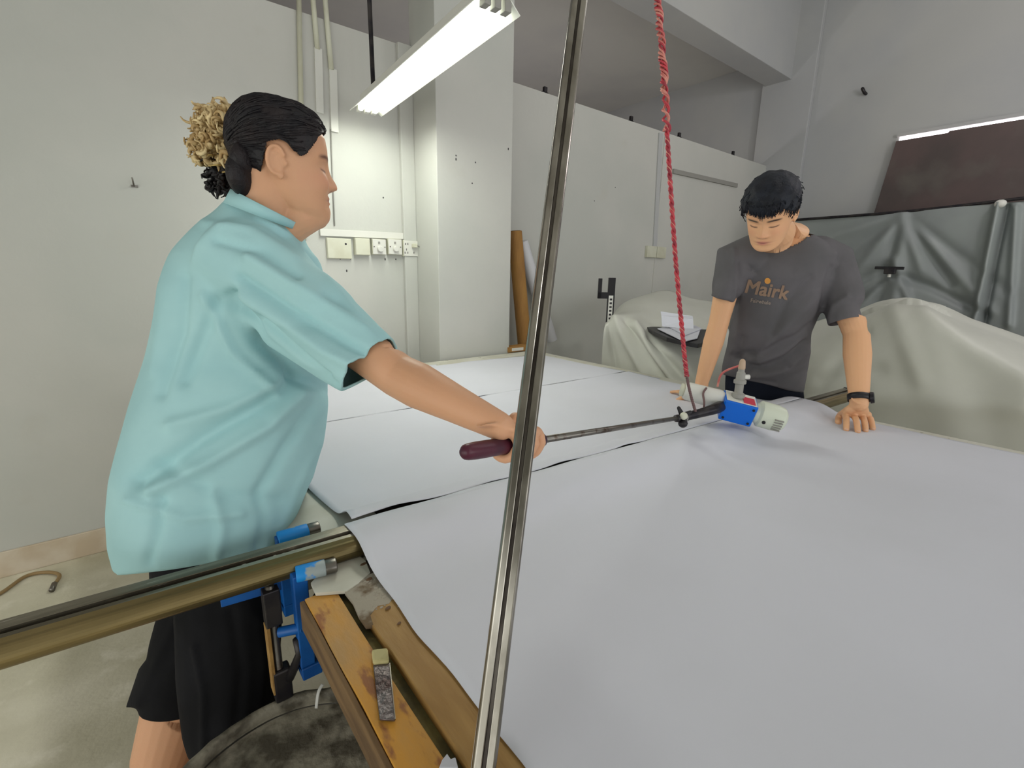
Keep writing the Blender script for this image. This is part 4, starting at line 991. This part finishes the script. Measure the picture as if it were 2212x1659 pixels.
# brow/lash are printed on the skin; the shirt
sh = MB()
sh.loft([ring((486, 426), (642, 482), .985, .098), ring((462, 452), (656, 500), 1.0, .125), ring((425, 484), (664, 530), 1.02, .165), ring((372, 545), (690, 570), 1.04, .195), ring((338, 620), (705, 640), 1.05, .20), ring((322, 700), (715, 730), 1.06, .195), ring((300, 780), (712, 800), 1.07, .19),
  ring((270, 880), (706, 880), 1.06, .195), ring((248, 960), (698, 950), 1.05, .20), ring((230, 1040), (680, 1030), 1.04, .205), ring((222, 1120), (652, 1095), 1.03, .21), ring((224, 1190), (626, 1150), 1.02, .21), ring((240, 1248), (610, 1200), 1.02, .205)], 56, p=.9)
hem = ring((240, 1248), (610, 1200), 1.02, .205)
# near sleeve: sections across the upper arm
def sring(a, b_, d, th): return ring(a, b_, d, th)
cuff = sring((734, 848), (886, 768), .865, .072)
sh.loft([sring((430, 640), (590, 470), .98, .10), sring((485, 690), (640, 520), .95, .105), sring((560, 735), (690, 575), .925, .10), sring((625, 782), (755, 640), .895, .09), sring((680, 818), (820, 705), .875, .08), cuff], 36, p=.92)
sh.loft([ring((420, 600), (520, 560), 1.16, .09), ring((400, 700), (520, 700), 1.24, .085), ring((395, 790), (520, 790), 1.27, .08)], 24)
sh.tube([PD(560, 530, 1.0), SHR, SHR.lerp(ELR, .5)], [.085, .084, .074], 24, round_=True)
me = remesh(sh, .006, 7, 'shirt')
cn = (cuff[0]-sring((625, 782), (755, 640), .895, .09)[0]).normalized()
hn = (hem[0]-ring((230, 1040), (680, 1030), 1.04, .205)[0]).normalized()
wf = [  # folds as seen on the shirt: ridges (+) and valleys (-)
 ([(540, 560), (640, 620), (760, 690), (850, 735)], 15, .007), ([(520, 600), (620, 668), (740, 735), (810, 770)], 13, -.008), ([(520, 640), (620, 700), (700, 760), (780, 800)], 14, .007),
 ([(560, 690), (640, 760), (700, 815)], 12, -.007), ([(470, 520), (560, 545), (640, 600)], 12, -.005), ([(440, 480), (540, 500), (640, 560)], 10, .004), ([(700, 640), (790, 700), (860, 760)], 8, -.004),
 ([(500, 640), (560, 740), (640, 810), (710, 840)], 16, -.016), ([(470, 650), (440, 720), (400, 820)], 18, -.006), ([(640, 820), (560, 880), (430, 950), (300, 1040)], 20, -.010), ([(650, 850), (580, 920), (450, 1000), (330, 1060)], 16, .008),
 ([(600, 830), (500, 880), (370, 920)], 16, .006), ([(690, 860), (620, 960), (560, 1060)], 14, -.006), ([(340, 1000), (480, 1070), (600, 1080)], 16, -.004), ([(280, 1080), (400, 1120), (520, 1110)], 12, .004),
 ([(460, 1060), (480, 1140), (470, 1200)], 14, .005), ([(350, 1080), (340, 1150), (320, 1210)], 14, -.005), ([(560, 1080), (570, 1130), (560, 1180)], 12, -.004), ([(600, 1150), (640, 1060), (690, 960)], 10, .004),
 ([(360, 560), (350, 700), (330, 800)], 16, .004), ([(400, 600), (390, 720), (350, 850)], 14, -.005), ([(690, 560), (720, 620), (770, 680)], 9, .003), ([(560, 470), (620, 510), (680, 560)], 7, .004), ([(440, 640), (500, 760), (600, 850)], 12, .005)]
fold_mesh(me, [(a, b*.9, c*1.8) for a, b, c in wf], .008, 7)
ncap = ring((486, 426), (642, 482), .985, .098)
me_cl = me.copy()
cut_caps(me, [(cuff[0], cn, .095, .02), (hem[0], hn, .30, .03), (ncap[0]+U*.006, -ncap[1].cross(ncap[2]).normalized() if ncap[1].cross(ncap[2]).z < 0 else ncap[1].cross(ncap[2]).normalized(), .12, .004)])
shirt_w = obj('shirt', me, M['teal'], woman, solid=.004)
# collar band and back seam
def band(c_lo, A0, B0, c_hi, A1, B1, name, m, parent, n=48, solid=.004, cut=None):
    P = []
    for j, (c, A, B) in enumerate(((c_lo, A0, B0), (c_lo.lerp(c_hi, .5), A0.lerp(A1, .5)*1.0, B0.lerp(B1, .5)), (c_hi, A1, B1))):
        P.append([c+A*math.cos(2*math.pi*k/n)+B*math.sin(2*math.pi*k/n) for k in range(n+1)])
    return MB().grid(P).build(name, m, parent, smooth=True, solid=solid)
r0 = ring((482, 438), (648, 500), .97, .108); r1 = ring((498, 408), (650, 486), .955, .098)
band(r0[0], r0[1], r0[2], r1[0], r1[1], r1[2], 'collar', M['teal'], woman)
# shorts
so = MB()
so.loft([ring((318, 1200), (590, 1180), 1.09, .165), ring((318, 1270), (596, 1250), 1.08, .175), ring((385, 1345), (600, 1330), 1.06, .155)], 32, p=.92)
kl = ring((268, 1530), (408, 1520), 1.07, .088)
so.loft([ring((385, 1290), (500, 1290), 1.12, .12), ring((362, 1360), (470, 1370), 1.11, .115), ring((296, 1445), (425, 1445), 1.08, .10), kl], 30)
kr = ring((416, 1640), (575, 1600), .96, .095)
so.loft([ring((420, 1280), (590, 1280), 1.02, .13), ring((412, 1400), (602, 1390), 1.0, .12), ring((411, 1500), (592, 1470), .98, .105), kr], 30)
so.tube([HPL, HPL.lerp(KNL, .35), HPL.lerp(KNL, .62)], [.092, .088, .080], 24, round_=True)
so.tube([HPR, HPR.lerp(KNR, .4), HPR.lerp(KNR, .7)], [.098, .092, .082], 24, round_=True)
me = remesh(so, .006, 4, 'shorts'); me_so = me.copy()
fold_mesh(me, [([(380, 1340), (330, 1450), (300, 1520)], 10, .004), ([(420, 1400), (440, 1500), (440, 1620)], 8, .006), ([(500, 1320), (520, 1450), (510, 1560)], 12, -.005), ([(560, 1340), (570, 1450), (560, 1520)], 12, .005)], .005, 9)
cut_caps(me, [(kl[0], (kl[0]-ring((290, 1450), (415, 1440), 1.08, .10)[0]).normalized(), .125, .02), (kr[0], (kr[0]-ring((411, 1500), (592, 1470), .98, .105)[0]).normalized(), .12, .02)])
obj('shorts', me, M['blackcloth'], woman, solid=.004)
tuck(me_bw, [me_so, me_cl], [(ncap[0], .07), (LW(0, 0, .5), .14), (LW(0, .1, .15), .11), (kl[0], .09), (kr[0], .10)], [(cuff[0], WRR, .056), (kl[0], KNL, .09), (kr[0], KNR, .09), (PD(560, 470, 1.0), LW(0, -.1, .2), .075)])
obj('body', me_bw, M['skin'], woman)
# hair
def hl_w(y): return float(np.interp(y, [-.6, -.30, -.24, -.17, -.12, .0, .06, .12, .17, .22, .28, .36, .42], [.0, .02, .16, .36, .58, .62, .56, .51, .53, .60, .70, .80, .82]))
ins = lambda x, y, z: z > hl_w(y) or z > .86
vs, fs = hair_cap(MW, HW, lambda x, y, z: .034+.018*max(0, min(1, (z-.5)*2.5)), ins, wave=.35)
hb = MB().add(vs, fs)
def surf(Mx, H, off):
    z = random.random()**.8*.82+.17; t = random.uniform(0, 2*math.pi); x, y, zz = head_pt(z, t, False)
    n = Vector((x/.34**2, (y+.03)/.45**2, (zz-.5)/.5**2)).normalized()
    return x, y, zz, n
R3 = MW.to_3x3()
capm = hb.mesh('cap'); bm = bmesh.new(); bm.from_mesh(capm); bvw = BVHTree.FromBMesh(bm); bm.free()
for i in range(1500):
    x, y, z, n = surf(MW, HW, 0)
    if not ins(x, y, z): continue
    combed(hb, bvw, MW @ ((Vector((x, y, z))+n*.04-Vector((0, 0, .5)))*HW), LW(0, -.50, .55), random.uniform(.03, .07), random.uniform(.0012, .0024), random.uniform(0, .0012))
hair_w = obj('hair', hb.mesh('hair'), M['hair'], woman, solid=.002)
def curl(mb, p, d, L_, r, cur, rad, seed):
    random.seed(seed); P = []; a0 = random.uniform(0, 6.28); s1 = d.orthogonal().normalized(); s2 = d.cross(s1)
    for i in range(9):
        u = i/8; a = a0+cur*u; P.append(p+d*L_*u+(s1*math.cos(a)+s2*math.sin(a))*rad*u)
    mb.tube(P, [r*(1-.75*(i/8)**2) for i in range(9)], 6)
bc = PD(462, 285, .97); gold = MB(); k_ = 0
for i in range(620):
    v = Vector((random.gauss(0, 1), random.gauss(0, 1), random.gauss(0, 1))).normalized()
    c = PD(474+max(-52, min(52, random.gauss(0, 27))), 290+max(-54, min(60, random.gauss(0, 32))), .95+random.gauss(0, .022))
    d = (v+(-Rg)*.25+U*.1).normalized()
    curl(gold, c, d, random.uniform(.012, .026), random.uniform(.003, .0058), random.uniform(3, 7), random.uniform(.006, .013), 1000+i)
random.seed(55)
tag(obj('hair_bun', gold.mesh('hair_bun'), M['gold'], woman), 'golden dyed curls of the bun')
dk = MB()
for i in range(420):
    c = PD(500+max(-50, min(36, random.gauss(0, 24))), 372+max(-45, min(40, random.gauss(0, 26))), .97+random.gauss(0, .018)); v = Vector((random.gauss(0, 1), random.gauss(0, 1), random.gauss(0, 1))).normalized()
    d = (v-Rg*.2-U*.35).normalized(); curl(dk, c, d, random.uniform(.012, .024), random.uniform(.003, .0055), random.uniform(2, 6), random.uniform(.005, .011), 3000+i)
dk.ell(PD(522, 362, .97), Rg*.036, U*.052, Fw*.045, 18, 12); dk.ell(PD(526, 380, .885), Rg*.022, U*.040, Fw*.045, 18, 12); dk.ell(PD(534, 350, .885), Rg*.022, U*.034, Fw*.045, 18, 12); dk.ell(PD(500, 300, .985), Rg*.03, U*.05, Fw*.04, 18, 12)
for i, (x, y, dx) in enumerate(((456, 398, -.3), (462, 404, -.1))):
    P = interp([PD(x+14, y-30, .965), PD(x, y-4, .965), PD(x-2, y+12, .965), PD(x+6, y+26, .965)], 10); dk.tube(P, [.004*(1-i_/11) for i_ in range(10)], 6)
random.seed(77)
tag(obj('hair_twist', dk.mesh('hair_twist'), M['hair'], woman), 'dark lower twist of the hair')
cl = MB()
for (x, y, dx) in ((442, 325, 14), (430, 300, 14), (448, 336, 16), (455, 358, 30), (500, 266, 18), (485, 372, 26)):
    cl.tube(interp([PD(x-4, y, .925), PD(x+dx*.5, y-2, .915), PD(x+dx, y+1, .93)], 6), .0018, 6, round_=True)
obj('claw_clip', cl.mesh('claw_clip'), M['clip'], woman)

# ------------------------------------------------------------------ the man
HM = .214; BACK = 1.0
rv = RAY(1660, 455); hz = Vector((-rv.x, -rv.y, 0)).normalized()
rot = Matrix.Rotation(math.radians(-14), 3, 'Z'); hz = rot @ hz
tl = math.radians(-36); fwd = hz*math.cos(tl)+U*math.sin(tl); uph = U*math.cos(tl)-hz*math.sin(tl)
rl = Matrix.Rotation(math.radians(-3), 3, fwd); uph = rl @ uph; rt = fwd.cross(uph)
MM = basis(PD(1664, 458, 1.60), rt, fwd, uph)
LM = lambda x, y, z: MM @ (Vector((x, y, z-.5))*HM)
man = thing('person', (2.35, .85, 0), 'young man in a charcoal T-shirt leaning on the far table edge', 'person')
b = MB(); add_head(b, MM, HM, nose=.8)
NB = PD(1700, 528, 1.80)
b.tube([LM(0, -.12, .45), LM(0, -.14, .15), LM(0, -.14, .15).lerp(NB, .55), NB], [.062, .056, .060, .085], 24, round_=True)
tr = [ring((1625, 520), (1765, 525), 1.82, .07), ring((1585, 560), (1800, 560), 1.86, .10), ring((1600, 640), (1785, 640), 1.92, .11), ring((1592, 720), (1745, 720), 2.0, .105), ring((1585, 800), (1735, 800), 2.10, .11), ring((1580, 860), (1735, 870), 2.2, .12), ring((1590, 930), (1730, 935), 2.26, .10)]
b.loft(tr, 30, p=.92)
S1, E1, W1 = PD(1585, 560, 1.86), PD(1552, 700, 1.93), PD(1516, 826, 2.00)
S2, E2, W2 = PD(1795, 565, 1.84), PD(1850, 722, 1.78), PD(1856, 872, 1.70)
b.tube([S1, S1.lerp(E1, .5), S1.lerp(E1, .85), E1, E1.lerp(W1, .3), W1], [.055, .046, .040, .039, .040, .027], 20, round_=True)
b.tube([S2, S2.lerp(E2, .5), S2.lerp(E2, .85), E2, E2.lerp(W2, .3), E2.lerp(W2, .7), W2], [.055, .050, .044, .043, .045, .036, .029], 20, round_=True)
# left hand: wrist above the table, fingers spread flat towards the viewer
nails = MB()
tipz = TZ+.010
hd = (PZ(1850, 930, tipz)-W2); 
kz = PD(1846, 902, 1.68)
tips = [PZ(1828, 927, tipz), PZ(1853, 931, tipz), PZ(1870, 929, tipz), PZ(1885, 925, tipz)]   # index, middle, ring, little as in the photo
kns = [PZ(1826, 897, TZ+.040), PZ(1843, 897, TZ+.043), PZ(1860, 898, TZ+.041), PZ(1874, 900, TZ+.035)]
kc0 = (kns[1]+kns[2])/2; sd = (kns[3]-kns[0]).normalized(); dd_ = (kc0-W2).normalized(); nn_ = sd.cross(dd_); nn_ = nn_ if nn_.z > 0 else -nn_
b.loft([(W2-dd_*.02, sd*.029, nn_*.022), (W2, sd*.030, nn_*.022), (W2.lerp(kc0, .45), sd*.040, nn_*.019), (kc0-dd_*.008, sd*.045, nn_*.015), (kc0+dd_*.006, sd*.042, nn_*.011)], 22, p=.85)
for k in range(4):
    mid = kns[k].lerp(tips[k], .5)+U*.012
    P = interp([kns[k]-dd_*.012, kns[k], mid, tips[k]], 9); b.tube(P, list(np.linspace(.0122, .0098, 9)), 10, round_=True)
    d_ = (P[-1]-P[-3]).normalized(); n_ = (U-d_*U.dot(d_)).normalized(); nail(nails, P[-1]+d_*.002, d_, n_, .0082)
tb0 = W2.lerp(kc0, .35)-sd*.022; tt_ = PZ(1811, 912, TZ+.012)
P = interp([tb0, tb0.lerp(tt_, .4)+U*.010, PZ(1814, 899, TZ+.022), tt_], 9); b.tube(P, list(np.linspace(.0165, .0112, 9)), 10, round_=True)
# right hand flat on the paper, pointing left
th = PZ(1466, 843, TZ+.014)
hd = (th-W1); hd.z = 0; hd.normalize(); w1h = Vector((W1.x, W1.y, TZ+.035))
b.tube([W1, w1h], [.027, .027], 16, round_=True)
inf = hand_flat(b, w1h, (hd*1.0-U*.12).normalized(), U, 1 if hd.cross(U).dot(Vector((-1, 0, 0))) > 0 else -1, 1.0, bends=((-2, 8, 6),)*4)
for c, d_, n_ in inf: nail(nails, c, d_, n_, .007)
# legs
for sx_, hp_ in ((-1, PD(1620, 900, 2.24)), (1, PD(1700, 905, 2.24))):
    kn_ = Vector((hp_.x+.05, hp_.y, .47)); an = Vector((hp_.x+.15, hp_.y, .09)); fd = Vector((-1, .1, 0)).normalized()
    b.tube([hp_, hp_.lerp(kn_, .5), kn_, kn_.lerp(an, .3), an], [.088, .078, .058, .056, .038], 20, round_=True)
    b.loft([(Vector((an.x, an.y, .05))-fd*.06, fd.cross(U)*.03, U*.035), (Vector((an.x, an.y, .055)), fd.cross(U)*.036, U*.055), (Vector((an.x, an.y, .035))+fd*.09, fd.cross(U)*.047, U*.033), (Vector((an.x, an.y, .022))+fd*.19, fd.cross(U)*.03, U*.018)], 16)
me_bm = me = remesh(b, .0026, 2, 'body')
tint(me, (224, 173, 132), MM, HM, (196, 120, 110), (50, 38, 36), (70, 46, 42))
obj('fingernails', nails.mesh('fingernails'), mat('nail_pink', (222, 178, 158), .35), man)
# T-shirt
ts = MB()
hemm = ring((1556, 806), (1738, 850), 2.16, .150)
ts.loft([ring((1632, 505), (1752, 505), 1.81, .075), ring((1600, 522), (1785, 522), 1.83, .10), ring((1572, 550), (1812, 548), 1.85, .125), ring((1572, 600), (1805, 600), 1.88, .135), ring((1584, 660), (1782, 660), 1.93, .135), ring((1572, 720), (1756, 720), 1.99, .135), ring((1562, 770), (1750, 780), 2.07, .14), hemm], 48, p=.9)
cf1 = ring((1533, 640), (1585, 654), 1.90, .062); cf2 = ring((1797, 716), (1866, 684), 1.80, .066)
ts.loft([ring((1562, 540), (1640, 600), 1.87, .085), ring((1550, 575), (1612, 612), 1.88, .076), cf1], 26)
ts.loft([ring((1745, 610), (1800, 520), 1.86, .085), ring((1762, 640), (1832, 575), 1.84, .08), ring((1780, 680), (1850, 635), 1.82, .072), cf2], 26)
ts.tube([S1.lerp(PD(1692, 540, 1.83), .35), S1, S1.lerp(E1, .4)], [.085, .076, .064], 24, round_=True)
ts.tube([S2.lerp(PD(1692, 540, 1.83), .35), S2, S2.lerp(E2, .5)], [.085, .078, .070], 24, round_=True)
me = remesh(ts, .006, 6, 't_shirt')
mf = [([(1592, 570), (1594, 640), (1582, 720)], 5, -.005), ([(1585, 540), (1592, 620), (1580, 660)], 5, .006), ([(1770, 690), (1720, 730), (1650, 760), (1590, 770)], 9, -.010), ([(1760, 640), (1700, 700), (1640, 760)], 10, .008),
      ([(1750, 600), (1700, 650), (1670, 720)], 9, -.006), ([(1740, 740), (1690, 780), (1620, 800)], 8, -.009), ([(1745, 760), (1690, 800), (1610, 820)], 8, .008), ([(1740, 800), (1680, 830), (1600, 815)], 7, -.006), ([(1800, 580), (1780, 640), (1770, 690)], 7, -.008),
      ([(1830, 640), (1800, 660), (1790, 700)], 6, .005), ([(1600, 730), (1590, 780)], 7, -.006), ([(1640, 780), (1700, 760), (1745, 720)], 7, .006), ([(1580, 770), (1640, 800), (1700, 790)], 6, -.005)]
fold_mesh(me, [(a, b*1.1, c*1.6) for a, b, c in mf], .007, 10, 3)
me_cl = me.copy()
cut_caps(me, [(cf2[0], (cf2[0]-S2).normalized(), .09, .02), (hemm[0], (hemm[0]-tr[3][0]).normalized(), .24, .03), (ring((1632, 505), (1752, 505), 1.81, .075)[0], (PD(1690, 480, 1.76)-PD(1690, 560, 1.86)).normalized(), .10, .03)])
tsh = obj('t_shirt', me, M['tshirt'], man, solid=.003)
# print on the chest, wrapped on the cloth
dg = bpy.context.evaluated_depsgraph_get(); bvh = BVHTree.FromObject(tsh, dg); iw = tsh.matrix_world
def chest_print(txt, px_c, size_px, ang, name, m, shear=0, bold=0, sub=True, glyph=None):
    tm = text_mesh(txt, 1.0, shear, 0) if txt else None
    bm = bmesh.new()
    if tm:
        for ox, oy in ((-bold, -bold), (bold, bold), (bold, -bold), (-bold, bold), (0, 0)):     # thick strokes
            k0 = len(bm.verts); bm.from_mesh(tm); bm.verts.ensure_lookup_table()
            for v in bm.verts[k0:]: v.co.x += ox; v.co.y += oy
        bpy.data.meshes.remove(tm)
    else:
        bmesh.ops.create_circle(bm, cap_ends=True, segments=20, radius=.5)
    bmesh.ops.triangulate(bm, faces=bm.faces)
    for _ in range(4):
        bmesh.ops.subdivide_edges(bm, edges=[e for e in bm.edges if e.calc_length() > .09], cuts=1); bmesh.ops.triangulate(bm, faces=bm.faces)
    ca, sa = math.cos(ang), math.sin(ang)
    for v in bm.verts:
        x, y = v.co.x*size_px, v.co.y*size_px; X = px_c[0]+x*ca+y*sa; Y = px_c[1]-(y*ca-x*sa)
        r_ = RAY(X, Y).normalized(); h = bvh.ray_cast(CAM, r_)
        if h[0] is None: h = (CAM+r_*1.8/r_.dot(CF),)
        v.co = h[0]-r_*.003
    me = bpy.data.meshes.new(name); bm.to_mesh(me); bm.free()
    o = obj(name, me, m, man); return o
pr = chest_print('Mairk', (1655, 627), 41, .17, 'printed_word', M['tanp'], .12, .022)
chest_print(None, (1658, 607), 13, 0, 'printed_dot', M['orange'])
chest_print('Fairwhale', (1643, 652), 11.5, .14, 'printed_line', M['paleprint'], 0, .012)
# trousers
tr_ = MB()
tr_.loft([ring((1566, 790), (1738, 800), 2.14, .13), ring((1564, 830), (1738, 840), 2.18, .135), ring((1564, 870), (1742, 880), 2.22, .14), ring((1580, 940), (1735, 945), 2.26, .13)], 28)
for hp_ in (PD(1620, 900, 2.24), PD(1700, 905, 2.24)):
    kn_ = Vector((hp_.x+.05, hp_.y, .47)); an = Vector((hp_.x+.15, hp_.y, .12))
    tr_.tube([hp_, hp_.lerp(kn_, .5), kn_, kn_.lerp(an, .5), an], [.10, .092, .075, .068, .062], 22)
me = remesh(tr_, .007, 3, 'trousers')
tuck(me_bm, [me, me_cl], [(PD(1692, 500, 1.78), .085), (LM(0, 0, .5), .14)], [(cf1[0], W1, .055), (cf2[0], W2, .06)])
obj('body', me_bm, M['skin'], man)
obj('trousers', me, M['navy'], man)
# watch on the left wrist
wc = W2+(E2-W2).normalized()*.022; wdv = (E2-W2).normalized(); wy = (CR-wdv*CR.dot(wdv)).normalized(); wz = wdv.cross(wy); wz = wz if wz.dot(CF) < 0 else -wz
band(wc-wdv*.011, wy*.0335, wz*.0335, wc+wdv*.011, wy*.0345, wz*.0345, 'watch_strap', M['black'], man, solid=.003)
fc_ = wc+(wy*.82+wz*.58).normalized()*.036; fn = (wy*.75+wz*.66).normalized()
wt = MB().tube([fc_-fn*.003, fc_+fn*.008], [.021, .019], 28).build('watch_case', M['blackm'], man, smooth=False, bevel=.001)
MB().tube([fc_+fn*.0078, fc_+fn*.0086], [.015, .015], 28).build('watch_face', mat('dark_green_dial', (38, 50, 52), .25), wt)
# hair
def hl_m(y): return float(np.interp(y, [-.6, -.18, -.10, -.04, .05, .12, .20, .28, .36, .44], [.16, .22, .40, .60, .60, .50, .62, .70, .745, .76]))
insm = lambda x, y, z: z > hl_m(y)
vs, fs = hair_cap(MM, HM, lambda x, y, z: .045+.045*max(0, min(1, (z-.45)*2.2)), insm, wave=.25)
hb = MB().add(vs, fs); R3 = MM.to_3x3()
random.seed(21)
for i in range(2600):
    x, y, z, n = surf(MM, HM, 0)
    if z < hl_m(y)+.015: continue
    thick = .04+.04*max(0, min(1, (z-.45)*2.2)); p = Vector((x, y, z))+n*thick*.85
    away = p-Vector((0, -.12, 1.08)); d = (away-n*away.dot(n)).normalized(); d = (d+n*random.uniform(.05, .4)+Vector((random.gauss(0, .25), random.gauss(0, .25), random.gauss(0, .2)))).normalized()
    lock(hb, MM @ ((p-Vector((0, 0, .5)))*HM), R3 @ d, R3 @ n, random.uniform(.012, .026), random.uniform(.0016, .003), .35)
for i in range(150):                                 # fringe
    x = random.uniform(-.27, .27); y = .43-1.5*x*x*.9; z = .835+random.gauss(0, .02); n = Vector((x*1.2, 1, .35)).normalized()
    p = Vector((x, y+.035, z)); d = Vector((random.gauss(x*.25, .12), .05, -1)).normalized(); L_ = random.uniform(.018, .032)
    if abs(x+.12) < .05 or abs(x-.02) < .035: L_ *= 1.25
    lock(hb, MM @ ((p-Vector((0, 0, .5)))*HM), R3 @ d, R3 @ n, L_, random.uniform(.0022, .0045), .18)
obj('hair', hb.mesh('hair'), M['hairm'], man, solid=.0015)
